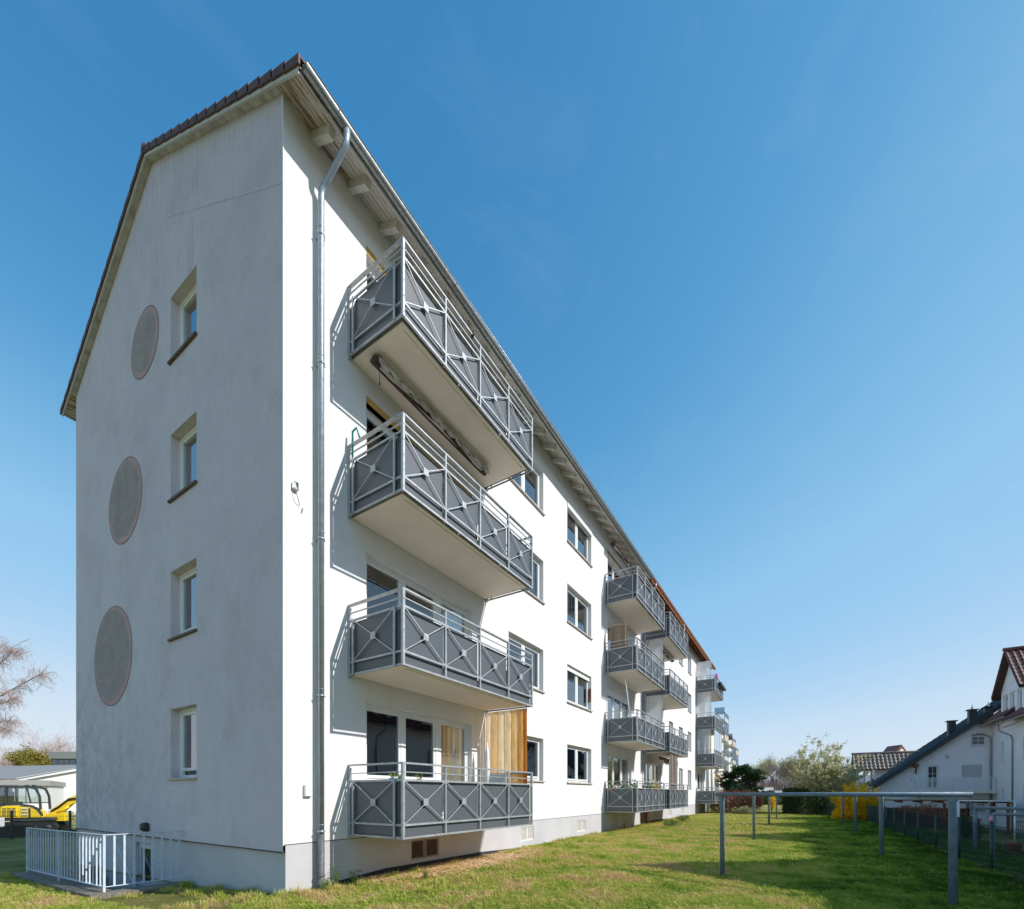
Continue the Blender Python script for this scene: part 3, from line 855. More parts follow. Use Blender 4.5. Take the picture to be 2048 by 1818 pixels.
# soffit boards of the street side eaves and both verges
bw = 0.100
for i in range(6):
    y0 = -0.59 + i * bw; y1 = y0 + bw - 0.008
    jog = rnd.uniform(-0.004, 0.002)
    q = MB(); q.prism([(VX + 0.002, y0, EZ + PIT * y0 + jog), (VX + 0.002, y1, EZ + PIT * y1 + jog), (VX + 0.002, y1, EZ + PIT * y1 + 0.02), (VX + 0.002, y0, EZ + PIT * y0 + 0.02)], (LA - VX - 0.004, 0, 0)); q.build('soffit_board', M['boards'], A)
    q = MB(); q.prism([(LA + 0.012, y0, EZ + PIT * y0), (LA + 0.012, y1, EZ + PIT * y1), (LA + 0.012, y1, EZ + PIT * y1 + 0.02), (LA + 0.012, y0, EZ + PIT * y0 + 0.02)], (LB + 0.33 - LA, 0, 0)); q.build('soffit_board', M['timber'], B)
for side in (0, 1):
    f = (lambda y: EZ + PIT * y) if side == 0 else (lambda y: EZ + PIT * W / 2 - PIT2 * (y - W / 2))
    ya, yb = (0.02, W / 2) if side == 0 else (W / 2, W + 0.58)
    q = MB(); q.prism([(VX + 0.003, ya, f(ya) - 0.002), (VX + 0.003, yb, f(yb) - 0.002), (VX + 0.003, yb, f(yb) + 0.018), (VX + 0.003, ya, f(ya) + 0.018)], (-VX - 0.005, 0, 0)); q.build('soffit_board', M['verge_soffit'], A)
# back eaves boards seen end-on at the far corner
for i in range(6):
    y0 = W + 0.02 + i * 0.095; y1 = y0 + 0.088
    f = lambda y: EZ + PIT * W / 2 - PIT2 * (y - W / 2)
    q = MB(); q.prism([(VX + 0.002, y0, f(y0) - 0.006), (VX + 0.002, y1, f(y1) - 0.006), (VX + 0.002, y1, f(y1) + 0.014), (VX + 0.002, y0, f(y0) + 0.014)], (4, 0, 0)); q.build('soffit_board', M['boards'], A)
# rafter tails
def rafter(par, x, m):
    q = MB(); h = 0.15; ys0, ys1 = -0.50, 0.05
    q.prism([(x, ys0 + 0.05, EZ + PIT * (ys0 + 0.05) - h), (x, ys1, EZ + PIT * ys1 - h), (x, ys1, EZ + PIT * ys1 - 0.004), (x, ys0, EZ + PIT * ys0 - 0.004)], (0.11, 0, 0))
    return q.build('rafter', m, par)
r0 = rafter(A, 0.0, M['rafter']); r0.location = (0.47, 0, 0)
x = 0.47 + 0.71
while x < LA - 0.15:
    o = r0.copy(); col.objects.link(o); o.location = (x, 0, 0); x += 0.71
r1 = rafter(B, 0.0, M['timber']); r1.location = (LA + 0.3, 0, 0)
x = LA + 1.0
while x < LB + 0.2:
    o = r1.copy(); col.objects.link(o); o.location = (x, 0, 0); x += 0.71

# gutters (half round, open on top, with beads and brackets)
def gutter(par, x0, x1, y, z, r, m, fascia=None):
    q = MB(); q.smooth = True
    n = 12
    def ring(rr): return [(y + rr * math.cos(math.pi + math.pi * i / n), z + rr * math.sin(math.pi + math.pi * i / n)) for i in range(n + 1)]
    o, i_ = ring(r), ring(r - 0.006)
    prof = o + i_[::-1]
    k = len(prof)
    q.add([(x0, p[0], p[1]) for p in prof] + [(x1, p[0], p[1]) for p in prof], [(a, (a + 1) % k, k + (a + 1) % k, k + a) for a in range(k)])
    q.smooth = False
    q.add([(x0, p[0], p[1]) for p in o], [tuple(range(len(o)))]); q.add([(x1, p[0], p[1]) for p in o], [tuple(range(len(o)))])
    q.smooth = True
    q.tube([(x0, y - r - 0.004, z + 0.004), (x1, y - r - 0.004, z + 0.004)], 0.010, 6)
    g_ = q.build('gutter', m, par)
    x = x0 + 0.55
    while x < x1:
        q = MB()
        rr = [(y + (r + 0.004) * math.cos(math.pi + math.pi * i / 8), z + (r + 0.004) * math.sin(math.pi + math.pi * i / 8)) for i in range(9)]
        q.tube([(x, p[0], p[1]) for p in rr], 0.006, 4); q.build('gutter_bracket', m, g_)
        x += 1.42 if par is A else 1.42
    return g_

GY, GZ_ = -0.655, 12.155
gutter(A, VX + 0.02, LA + 0.02, GY, GZ_, 0.080, M['zinc'])
gutter(B, LA + 0.10, LB + 0.40, GY, GZ_ - 0.02, 0.072, M['timber_o'])
q = MB(); q.box(LA + 0.05, LB + 0.37, -0.625, -0.602, EZ - 0.40, EZ - 0.20); q.build('fascia', M['timber_o'], B)
q = MB(); q.box(VX - 0.03, LA, -0.60, -0.592, EZ - 0.36, EZ - 0.25); q.build('eaves_fascia', M['boards'], A)
# end plate at the near gutter end
# downpipe with swan neck
PX_, PR = 0.585, 0.05
q = MB(); q.smooth = True
xo = 0.66
pts = [(xo, GY, GZ_ - 0.06), (xo, GY, GZ_ - 0.16), (xo, GY + 0.01, GZ_ - 0.22), (xo, GY + 0.05, GZ_ - 0.28), (PX_ + 0.02, -0.20, GZ_ - 0.64), (PX_, -0.14, GZ_ - 0.71), (PX_, -0.115, GZ_ - 0.80), (PX_, -0.11, GZ_ - 0.95), (PX_, -0.11, 0.86)]
q.tube(pts, [0.062, 0.052] + [PR] * 7, 16)
dp = q.build('downpipe', M['zincp'], A)
q = MB(); q.smooth = True; q.tube([(PX_, -0.11, 0.90), (PX_, -0.11, 0.17), (PX_ - 0.005, -0.115, 0.12), (PX_ - 0.01, -0.12, 0.10), (PX_ - 0.015, -0.125, -0.1)], [0.055, 0.055, 0.062, 0.066, 0.05], 16); q.tube([(PX_, -0.11, 0.235), (PX_, -0.11, 0.215)], 0.068, 16)
q.build('cast_iron_foot', M['iron'], dp)
for zz in (0.93, 3.15, 5.72, 8.6, 10.7):
    q = MB(); q.smooth = True; q.tube([(PX_, -0.11, zz), (PX_, -0.11, zz + 0.035)], PR + 0.008, 16); q.tube([(PX_, -0.11, zz + 0.12), (PX_, -0.11, zz + 0.13)], PR + 0.004, 16)
    q.tube([(PX_ + 0.055, -0.11, zz + 0.017), (PX_ + 0.075, -0.11, zz + 0.017)], 0.01, 6); q.tube([(PX_ - 0.055, -0.11, zz + 0.017), (PX_ - 0.075, -0.11, zz + 0.017)], 0.01, 6)
    q.bar((PX_, -0.06, zz + 0.017), (PX_, 0.0, zz + 0.017), 0.02); q.build('pipe_clamp', M['zincp'], dp)
# downpipe at the joint of the blocks
q = MB(); q.smooth = True; q.tube([(LA + 0.55, GY, GZ_ - 0.08), (LA + 0.55, GY, GZ_ - 0.25), (LA + 0.55, -0.11, GZ_ - 0.95), (LA + 0.55, -0.11, GZ_ - 1.15), (LA + 0.55, -0.11, 0.0)], 0.05, 10)
q.build('downpipe', M['zincp'], B)

# ---------------- windows
def door_set(par, x, z, wd, rz=0.0, cur=(), foam=False, sh=0.0, gl='glass'):
    k = wd / 3.2
    sa = [(0.06 * k, 0.98 * k, 0.90), (1.06 * k, 2.02 * k, 0.90), (2.16 * k, wd - 0.06, 0.13)]
    o = window(par, x, 0, z, rz, wd, 2.23, sa, 0.13, cur, True, None, gl=gl, shutter=sh, name='balcony_door')
    if foam:
        q = MB(); q.box(0, wd, -0.004, 0.10, 2.23, 2.36); q.build('lintel_strip', M['foam'], o)
    return o

curA = [
    [(0.0, 3.2, 0.9, 1.0, 'curtain_g', 'flat'), (1.92, 2.12, 0.1, 2.15, 'curtain_b', 0.08), (2.18, 3.15, 0.1, 2.15, 'curtain_b', 0.065)],
    [(0.08, 0.98, 0.95, 1.75, 'curtain_w', 0.07), (1.08, 2.0, 0.95, 2.15, 'curtain_w', 0.16), (2.2, 3.1, 0.1, 2.15, 'curtain_w', 0.10), (1.06, 2.1, 0.9, 2.15, 'curtain_g', 'flat')],
    [(0.05, 1.0, 0.9, 2.15, 'curtain_g', 0.05), (1.0, 3.1, 0.1, 2.1, 'curtain_g', 0.07)],
    [(0.05, 3.1, 0.9, 2.15, 'curtain_g', 0.09)],
]
for k in range(4):
    z0 = ws[k] - 0.95
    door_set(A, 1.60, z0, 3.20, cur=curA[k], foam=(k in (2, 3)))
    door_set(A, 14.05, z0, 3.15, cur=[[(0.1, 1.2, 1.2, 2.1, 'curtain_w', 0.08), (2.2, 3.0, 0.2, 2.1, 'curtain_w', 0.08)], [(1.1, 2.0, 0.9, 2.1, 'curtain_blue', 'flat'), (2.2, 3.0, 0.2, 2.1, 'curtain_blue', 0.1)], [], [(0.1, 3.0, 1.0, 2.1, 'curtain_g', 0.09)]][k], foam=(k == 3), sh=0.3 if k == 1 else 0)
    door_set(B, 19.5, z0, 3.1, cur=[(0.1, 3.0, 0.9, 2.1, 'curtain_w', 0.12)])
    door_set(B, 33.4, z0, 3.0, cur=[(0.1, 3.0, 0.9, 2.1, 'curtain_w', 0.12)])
for k in range(4):
    H = 1.30
    z0 = ws[k]
    c1 = [[(1.0, 1.95, 0.08, 0.72, 'curtain_w', 0.05)], [(0.0, 0.98, 0.0, 1.3, 'curtain_g', 'flat'), (1.0, 1.95, 0.0, 1.3, 'curtain_blue', 'flat')], [(0.05, 1.95, 0.05, 1.2, 'curtain_blue', 0.08)], [(0.05, 1.95, 0.05, 1.25, 'curtain_w', 0.10)]][k]
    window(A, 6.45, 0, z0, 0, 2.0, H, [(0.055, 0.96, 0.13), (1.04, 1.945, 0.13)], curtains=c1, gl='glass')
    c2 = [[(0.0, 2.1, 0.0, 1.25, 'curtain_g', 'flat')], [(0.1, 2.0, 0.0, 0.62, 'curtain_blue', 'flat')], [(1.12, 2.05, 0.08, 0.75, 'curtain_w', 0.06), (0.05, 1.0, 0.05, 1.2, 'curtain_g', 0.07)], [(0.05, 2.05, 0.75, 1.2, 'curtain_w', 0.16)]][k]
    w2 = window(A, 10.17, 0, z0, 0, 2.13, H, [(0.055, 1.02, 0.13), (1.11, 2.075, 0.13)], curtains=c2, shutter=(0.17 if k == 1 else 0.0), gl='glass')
    if k == 3:
        q = MB(); q.cbox(0.0, 2.13, -0.035, 0.11, H - 0.16, H - 0.002, 0.006); q.build('shutter_box', M['pvc'], w2)
    if k == 1:
        q = MB(); q.box(2.095, 2.128, 0.0, 0.11, 0.35, 0.85); q.build('exposed_brick_jamb', M['timber'], w2)
    for xx, ww in ((24.5, 1.1), (27.2, 1.15), (30.0, 1.2)):
        window(B, xx, 0, z0, 0, ww, H, [(0.055, ww - 0.055, 0.12)], curtains=[(0.05, ww - 0.05, 0.1, 1.2, 'curtain_w', 0.1)] if (k + int(xx)) % 2 else [(0.05, ww - 0.05, 0.1, 1.2, 'curtain_g', 'flat')])
    # gable windows (single sash)
    zg = 1.88 + 2.765 * k; hg = (3.25 + 2.74 * k) - zg
    cg = [[(0.1, 0.6, 0.05, 1.25, 'curtain_g', 0.06), (0.0, 1.05, 0.12, 0.72, 'curtain_w', 0.07)], [(0.0, 1.05, 0.0, 1.3, 'curtain_g', 0.06)], [(0.1, 1.0, 0.0, 1.25, 'curtain_g', 0.09)], [(0.1, 1.0, 0.0, 1.25, 'curtain_w', 0.12)]][k]
    g_ = window(A, 0, 3.88, zg, R(-90), 1.08, hg, [(0.055, 1.025, 0.20)], reveal=0.17, curtains=cg, sill='sillb' if k else 'sill', sill_over=0.05, gl='glass')

# wall lamp over the cellar stairs (oval bulkhead with cage), cable box and meter box on the long wall
q = MB(); q.smooth = True
n = 20
prof = [(0.0, 0.0), (0.02, 1.0), (0.06, 1.0), (0.085, 0.8), (0.10, 0.0)]
vs = []; fs = []
for (dx, rr) in prof[1:-1]:
    for i in range(n):
        a = 2 * math.pi * i / n
        ca, sa = math.cos(a), math.sin(a)
        e = 0.5
        vs.append((-dx, 5.0 + 0.13 * rr * abs(ca) ** e * (1 if ca > 0 else -1), 0.86 + 0.095 * rr * abs(sa) ** e * (1 if sa > 0 else -1)))
for j in range(2):
    for i in range(n): fs.append((j * n + i, j * n + (i + 1) % n, (j + 1) * n + (i + 1) % n, (j + 1) * n + i))
fs.append(tuple(2 * n + i for i in range(n)))
q.add(vs, fs)
lamp = q.build('wall_lamp', M['black'], A)
q = MB()
for yy in (4.93, 5.0, 5.07): q.tube([(-0.05, yy, 0.78), (-0.10, yy, 0.80), (-0.105, yy, 0.86), (-0.10, yy, 0.92), (-0.05, yy, 0.94)], 0.006, 5)
q.tube([(-0.05, 4.88, 0.86), (-0.10, 4.91, 0.86), (-0.105, 5.0, 0.86), (-0.10, 5.09, 0.86), (-0.05, 5.12, 0.86)], 0.006, 5)
q.build('cage', M['dark'], lamp)
q = MB(); q.smooth = True
q.cbox(0.14, 0.235, -0.07, 0.0, 6.34, 6.48, 0.02); o = q.build('sensor_box', M['white'], A)
q = MB(); q.tube([(0.17, -0.05, 6.36), (0.19, -0.07, 6.25), (0.24, -0.04, 6.18), (0.27, -0.01, 6.16)], 0.005, 6); q.tube([(0.30, -0.012, 6.05), (0.31, -0.03, 6.10), (0.32, -0.012, 6.14)], 0.005, 6); q.build('loose_cable', M['dark'], o)
q = MB(); q.cbox(0.34, 0.47, -0.06, 0.0, 1.52, 1.71, 0.008); q.build('cable_box', M['white'], A)

# ---------------- balconies of both blocks
proto = make_balcony(A, balc['B1'], bz[0])
for k in range(1, 4):
    o = copy_tree(proto, A); o.location = (balc['B1'], 0, bz[k])
for k in range(4):
    o = copy_tree(proto, A); o.location = (balc['B2'], 0, bz[k])
for nm in ('B3', 'B4'):
    for k in range(4):
        o = copy_tree(proto, B); o.location = (balc[nm], 0, bz[k])

# ------------------------------------------------------------------ grass
def clump(seed, n, h, spread, lean=0.5, wid=0.004):
    r = random.Random(seed); mb = MB()
    for i in range(n):
        a = r.random() * 6.283; rr = spread * math.sqrt(r.random()); bx, by = rr * math.cos(a), rr * math.sin(a)
        hh = h * (0.5 + 0.7 * r.random()); d = r.random() * 6.283; l = lean * hh * (0.2 + r.random())
        wd = wid * (0.7 + 0.6 * r.random()); px, py = -math.sin(d) * wd, math.cos(d) * wd
        mx_, my_ = bx + math.cos(d) * l * 0.35, by + math.sin(d) * l * 0.35
        tx, ty = bx + math.cos(d) * l, by + math.sin(d) * l
        mb.add([(bx - px, by - py, -0.01), (bx + px, by + py, -0.01), (mx_ + px * .8, my_ + py * .8, hh * .6), (mx_ - px * .8, my_ - py * .8, hh * .6), (tx, ty, hh)], [(0, 1, 2, 3), (3, 2, 4)])
    return mb


def grass_material(name, dry):
    m, nt, bs = mat(name)
    nt.nodes.remove(bs); out = nt.nodes['Material Output']
    v = coords(nt)
    a = noise(nt, v, 0.95, 8, 0.72, 0.3); b = noise(nt, v, 7, 4, 0.75)
    ad = N(nt, 'ShaderNodeMath', operation='MULTIPLY_ADD'); nt.links.new(b, ad.inputs[0]); ad.inputs[1].default_value = 0.45; nt.links.new(a, ad.inputs[2]); ad_ = ad; ad = N(nt, 'ShaderNodeMath', operation='SUBTRACT'); nt.links.new(ad_.outputs[0], ad.inputs[0]); ad.inputs[1].default_value = 0.075
    oi = nt.nodes.new('ShaderNodeObjectInfo')
    ad2 = N(nt, 'ShaderNodeMath', operation='MULTIPLY_ADD'); nt.links.new(noise(nt, v, 90, 2, 0.8), ad2.inputs[0]); ad2.inputs[1].default_value = 0.5; nt.links.new(ad.outputs[0], ad2.inputs[2])
    # lusher grass towards the fence, with the houses' shade painted in as darker green
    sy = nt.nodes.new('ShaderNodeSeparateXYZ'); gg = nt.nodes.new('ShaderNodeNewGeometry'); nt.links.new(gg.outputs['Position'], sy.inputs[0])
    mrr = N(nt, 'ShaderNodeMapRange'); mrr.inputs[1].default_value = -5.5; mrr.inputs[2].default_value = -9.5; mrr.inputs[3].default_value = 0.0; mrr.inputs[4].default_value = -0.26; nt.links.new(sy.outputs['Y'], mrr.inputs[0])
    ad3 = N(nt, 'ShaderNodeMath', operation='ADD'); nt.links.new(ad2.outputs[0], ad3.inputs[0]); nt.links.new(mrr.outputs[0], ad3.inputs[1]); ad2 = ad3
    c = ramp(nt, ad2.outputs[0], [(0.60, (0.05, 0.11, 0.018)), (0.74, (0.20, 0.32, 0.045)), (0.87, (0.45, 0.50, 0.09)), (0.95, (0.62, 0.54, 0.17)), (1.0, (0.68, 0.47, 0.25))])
    d = nt.nodes.new('ShaderNodeBsdfDiffuse'); t = nt.nodes.new('ShaderNodeBsdfTranslucent')
    nt.links.new(c, d.inputs[0]); nt.links.new(c, t.inputs[0])
    mx = nt.nodes.new('ShaderNodeMixShader'); mx.inputs[0].default_value = 0.35
    nt.links.new(d.outputs[0], mx.inputs[1]); nt.links.new(t.outputs[0], mx.inputs[2]); nt.links.new(mx.outputs[0], out.inputs['Surface'])
    return m


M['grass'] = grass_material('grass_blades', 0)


def scatter(name, emit_tris, density, source, smin, smax, seed, mask_scale=None, mask_lo=0.4, mask_hi=0.6, label=None):
    """one stuff object: a sheet over the ground that grows instances of 'source'"""
    mb = MB()
    for (x0, x1, y0, y1) in emit_tris:
        nxx = max(1, int((x1 - x0) / 0.6)); nyy = max(1, int((y1 - y0) / 0.6))
        vs = []; fs = []
        for j in range(nyy + 1):
            for i in range(nxx + 1):
                X = x0 + (x1 - x0) * i / nxx; Y = y0 + (y1 - y0) * j / nyy
                vs.append((X, Y, gz(X, Y)))
        for j in range(nyy):
            for i in range(nxx): fs.append((j * (nxx + 1) + i, j * (nxx + 1) + i + 1, (j + 1) * (nxx + 1) + i + 1, (j + 1) * (nxx + 1) + i))
        mb.add(vs, fs)
    o = bpy.data.objects.new(name, mb.mesh(name, M['grass'])); link(o); tag(o, label=label, kind='stuff')
    g = bpy.data.node_groups.new(name, 'GeometryNodeTree')
    g.interface.new_socket('Geometry', in_out='INPUT', socket_type='NodeSocketGeometry'); g.interface.new_socket('Geometry', in_out='OUTPUT', socket_type='NodeSocketGeometry')
    L = g.links
    gi = g.nodes.new('NodeGroupInput'); go = g.nodes.new('NodeGroupOutput')
    dp_ = g.nodes.new('GeometryNodeDistributePointsOnFaces'); dp_.inputs['Density'].default_value = density; dp_.inputs['Seed'].default_value = seed
    L.new(gi.outputs[0], dp_.inputs['Mesh'])
    ios = g.nodes.new('GeometryNodeInstanceOnPoints')
    ob = g.nodes.new('GeometryNodeObjectInfo'); ob.inputs['Object'].default_value = source; ob.inputs['As Instance'].default_value = True
    rr = g.nodes.new('FunctionNodeRandomValue'); rr.data_type = 'FLOAT_VECTOR'; rr.inputs[0].default_value = (0, 0, 0); rr.inputs[1].default_value = (0.15, 0.15, 6.28)
    rs = g.nodes.new('FunctionNodeRandomValue'); rs.data_type = 'FLOAT'; rs.inputs[2].default_value = smin; rs.inputs[3].default_value = smax
    L.new(dp_.outputs['Points'], ios.inputs['Points']); L.new(ob.outputs['Geometry'], ios.inputs['Instance']); L.new(rr.outputs[0], ios.inputs['Rotation'])
    if mask_scale:
        nn = g.nodes.new('ShaderNodeTexNoise'); nn.inputs['Scale'].default_value = mask_scale; nn.inputs['Detail'].default_value = 4
        ps = g.nodes.new('GeometryNodeInputPosition'); L.new(ps.outputs[0], nn.inputs['Vector'])
        mr = g.nodes.new('ShaderNodeMapRange'); mr.inputs[1].default_value = mask_lo; mr.inputs[2].default_value = mask_hi; L.new(nn.outputs[0], mr.inputs[0])
        mu = g.nodes.new('ShaderNodeMath'); mu.operation = 'MULTIPLY'; L.new(rs.outputs[1], mu.inputs[0]); L.new(mr.outputs[0], mu.inputs[1])
        L.new(mu.outputs[0], ios.inputs['Scale'])
    else:
        L.new(rs.outputs[1], ios.inputs['Scale'])
    L.new(ios.outputs[0], go.inputs[0])
    md = o.modifiers.new('grow', 'NODES'); md.node_group = g
    return o


def src(name, mb, m):
    return bpy.data.objects.new(name, mb.mesh(name, m))     # never linked to the scene by itself


cl_short = src('grass_clump', clump(1, 26, 0.035, 0.07, 0.9, 0.0035), M['grass'])
cl_tall = src('grass_clump', clump(2, 22, 0.085, 0.05, 0.7, 0.0045), M['grass'])
cl_far = src('grass_clump', clump(3, 30, 0.05, 0.16, 0.8, 0.008), M['grass'])
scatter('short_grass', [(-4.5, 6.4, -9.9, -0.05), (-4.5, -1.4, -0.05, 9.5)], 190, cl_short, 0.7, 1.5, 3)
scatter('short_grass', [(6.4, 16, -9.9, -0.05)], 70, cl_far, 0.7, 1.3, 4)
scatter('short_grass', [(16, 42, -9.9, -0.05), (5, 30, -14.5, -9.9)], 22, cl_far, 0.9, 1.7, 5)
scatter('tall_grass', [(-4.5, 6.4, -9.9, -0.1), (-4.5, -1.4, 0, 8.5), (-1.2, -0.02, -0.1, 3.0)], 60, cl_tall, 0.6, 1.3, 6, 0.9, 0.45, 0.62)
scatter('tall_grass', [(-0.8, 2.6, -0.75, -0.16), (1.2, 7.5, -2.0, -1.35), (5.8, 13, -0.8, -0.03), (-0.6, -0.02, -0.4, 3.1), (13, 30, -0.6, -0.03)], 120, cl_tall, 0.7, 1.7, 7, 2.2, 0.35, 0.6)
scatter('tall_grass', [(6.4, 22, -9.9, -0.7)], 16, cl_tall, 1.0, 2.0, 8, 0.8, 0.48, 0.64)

# bare soil with wood chips below the near balcony
m, nt, bs = mat('wood_chip_soil'); v = coords(nt)
vo = nt.nodes.new('ShaderNodeTexVoronoi'); vo.inputs['Scale'].default_value = 38; nt.links.new(v, vo.inputs['Vector'])
bw_ = nt.nodes.new('ShaderNodeRGBToBW'); nt.links.new(vo.outputs['Color'], bw_.inputs[0])
c = ramp(nt, bw_.outputs[0], [(0.15, (0.34, 0.18, 0.08)), (0.5, (0.72, 0.46, 0.25)), (0.85, (0.88, 0.66, 0.42))])
nt.links.new(c, bs.inputs['Base Color']); bs.inputs['Roughness'].default_value = 1.0; bump(nt, bs, vo.outputs['Distance'], 1.0, 0.02)
M['chips'] = m
def bed(x0, x1, depth, name):
    pts = []; n = 60
    q = MB(); vs = []; fs = []
    for i in range(n + 1):
        x = x0 + (x1 - x0) * i / n; t = i / n
        e = depth * (math.sin(math.pi * min(1, t * 1.02)) ** 0.55) * (0.85 + 0.15 * math.sin(i * 1.7) + 0.06 * math.sin(i * 5.1)) + 0.12
        for j in range(7):
            y = -0.012 - e * j / 6
            vs.append((x, y, gz(x, y) + 0.02 + 0.022 * math.sin(j / 6 * math.pi) + rnd.uniform(-0.008, 0.008) - (0.03 if j == 6 else 0)))
    for i in range(n):
        for j in range(6): fs.append((i * 7 + j, i * 7 + 7 + j, i * 7 + 8 + j, i * 7 + j + 1))
    q.add(vs, fs)
    o = q.build(name, M['chips']); tag(o, kind='stuff')
    for i in range(int((x1 - x0) * 230)):
        pass
    return o
bed(1.25, 7.4, 1.25, 'wood_chips')
chip = MB()
for i in range(2200):
    x = rnd.uniform(1.4, 7.3); t = (x - 1.25) / 6.15; e = 1.35 * math.sin(math.pi * t) ** 0.5; y = -0.02 - e * rnd.random()
    a = rnd.random() * 6.28; l = rnd.uniform(0.012, 0.04); wd = rnd.uniform(0.005, 0.012); z = gz(x, y) + 0.045
    dx, dy = math.cos(a), math.sin(a); tz = rnd.uniform(-0.012, 0.012)
    chip.poly([(x - dx * l - dy * wd, y - dy * l + dx * wd, z - tz), (x + dx * l - dy * wd, y + dy * l + dx * wd, z + tz), (x + dx * l + dy * wd, y + dy * l - dx * wd, z + tz), (x - dx * l + dy * wd, y - dy * l - dx * wd, z - tz)])
o = chip.build('wood_chips', M['chips']); tag(o, kind='stuff')
q = MB(); vs = []
for i in range(20):
    a = i / 20 * 6.283; rr = 1 + 0.2 * math.sin(3 * a) + 0.1 * math.sin(7 * a)
    vs.append((19.0 + 1.5 * rr * math.cos(a), -0.75 + 0.6 * rr * math.sin(a), 0.03))
q.poly(vs); o = q.build('bare_soil', M['chips']); tag(o, kind='stuff')

# ------------------------------------------------------------------ stair well with kerb and railing
q = MB()
kx0, kx1, ky0, ky1 = -1.42, -1.04, 3.02, 8.15
def kz(y): return gz(-1.3, y) + 0.07
for a in range(4):
    ya = ky0 + (ky1 - ky0) * a / 4; yb = ky0 + (ky1 - ky0) * (a + 1) / 4
    q.prism([(kx0, ya, kz(ya) - 0.35), (kx1, ya, kz(ya) - 3.0), (kx1, ya, kz(ya)), (kx0, ya, kz(ya))], (0, yb - ya - 0.003, kz(yb) - kz(ya)))
q.prism([(kx1, ky0, kz(3.2) - 3), (0.04, ky0, kz(3.2) - 3), (0.04, ky0, kz(3.2) - 0.02), (kx1, ky0, kz(3.2) - 0.002)], (0, 0.40, 0))
q.prism([(kx1, 7.8, kz(8) - 3), (0.04, 7.8, kz(8) - 3), (0.04, 7.8, kz(8) - 0.02), (kx1, 7.8, kz(8) - 0.002)], (0, 0.35, 0))
o = q.build('stair_kerb', M['kerb']); tag(o, 'weathered concrete kerb around the sunken cellar stairs at the gable', 'kerb')
q = MB(); q.box(-1.04, 0.04, 3.42, 5.9, -2.2, -2.1); q.build('landing', M['kerb'], o)
for k in range(10):
    q = MB(); q.box(-1.04, 0.04, 5.9 + k * 0.19, 5.9 + (k + 1) * 0.19, -2.3, -2.1 + (k + 1) * 0.185); q.build('step', M['kerb'], o)
RL = empty('stair_railing', (-1.2, 3.3, 0), 0, 'pale blue painted steel railing with close upright bars around the cellar stairs', 'railing')
bx, by0, by1 = -1.2, 3.3, 8.0
def P(x, y, z): return (x + 1.2, y - 3.3, z)
tz0, tz1 = 0.86, 0.80
q = MB(); q.bar(P(bx, by0 - 0.02, tz0), P(bx, by1, tz1), 0.042, 0.014); q.build('top_rail', M['rail_blue'], RL)
q = MB(); q.bar(P(bx - 0.02, by0, tz0), P(0.02, by0, tz0 - 0.01), 0.042, 0.014); q.build('top_rail', M['rail_blue'], RL)
q = MB(); q.bar(P(bx, by0, -0.03), P(bx, by1, -0.13), 0.042, 0.012); q.build('bottom_rail', M['rail_blue'], RL)
q = MB(); q.bar(P(bx, by0, -0.03), P(0.02, by0, -0.04), 0.042, 0.012); q.build('bottom_rail', M['rail_blue'], RL)
nb = 27
for i in range(nb + 1):
    y = by0 + (by1 - by0) * i / nb; t = i / nb
    zb = -0.03 - 0.10 * t; zt_ = tz0 + (tz1 - tz0) * t
    q = MB()
    if i in (0, 14, nb): q.bar(P(bx, y, zb - 0.12), P(bx, y, zt_ - 0.008), 0.035, 0.03, (0, 1, 0)); q.build('post', M['rail_blue'], RL)
    else: q.bar(P(bx, y, zb + 0.006), P(bx, y, zt_ - 0.008), 0.022, 0.009, (0, 1, 0)); q.build('baluster', M['rail_blue'], RL)
for i in range(1, 9):
    x = bx + 1.2 * i / 8.6
    q = MB(); q.bar(P(x, by0, -0.03), P(x, by0, 0.85), 0.03, 0.012, (0, 1, 0)); q.build('baluster', M['rail_blue'], RL)
q = MB(); q.smooth = True; q.tube([P(0.0, 6.6, 0.50), P(-0.07, 6.6, 0.48), P(-0.08, 6.4, 0.40), P(-0.08, 4.6, -1.1), P(0, 4.5, -1.15)], 0.017, 8); q.build('wall_handrail', M['rail_blue'], RL)

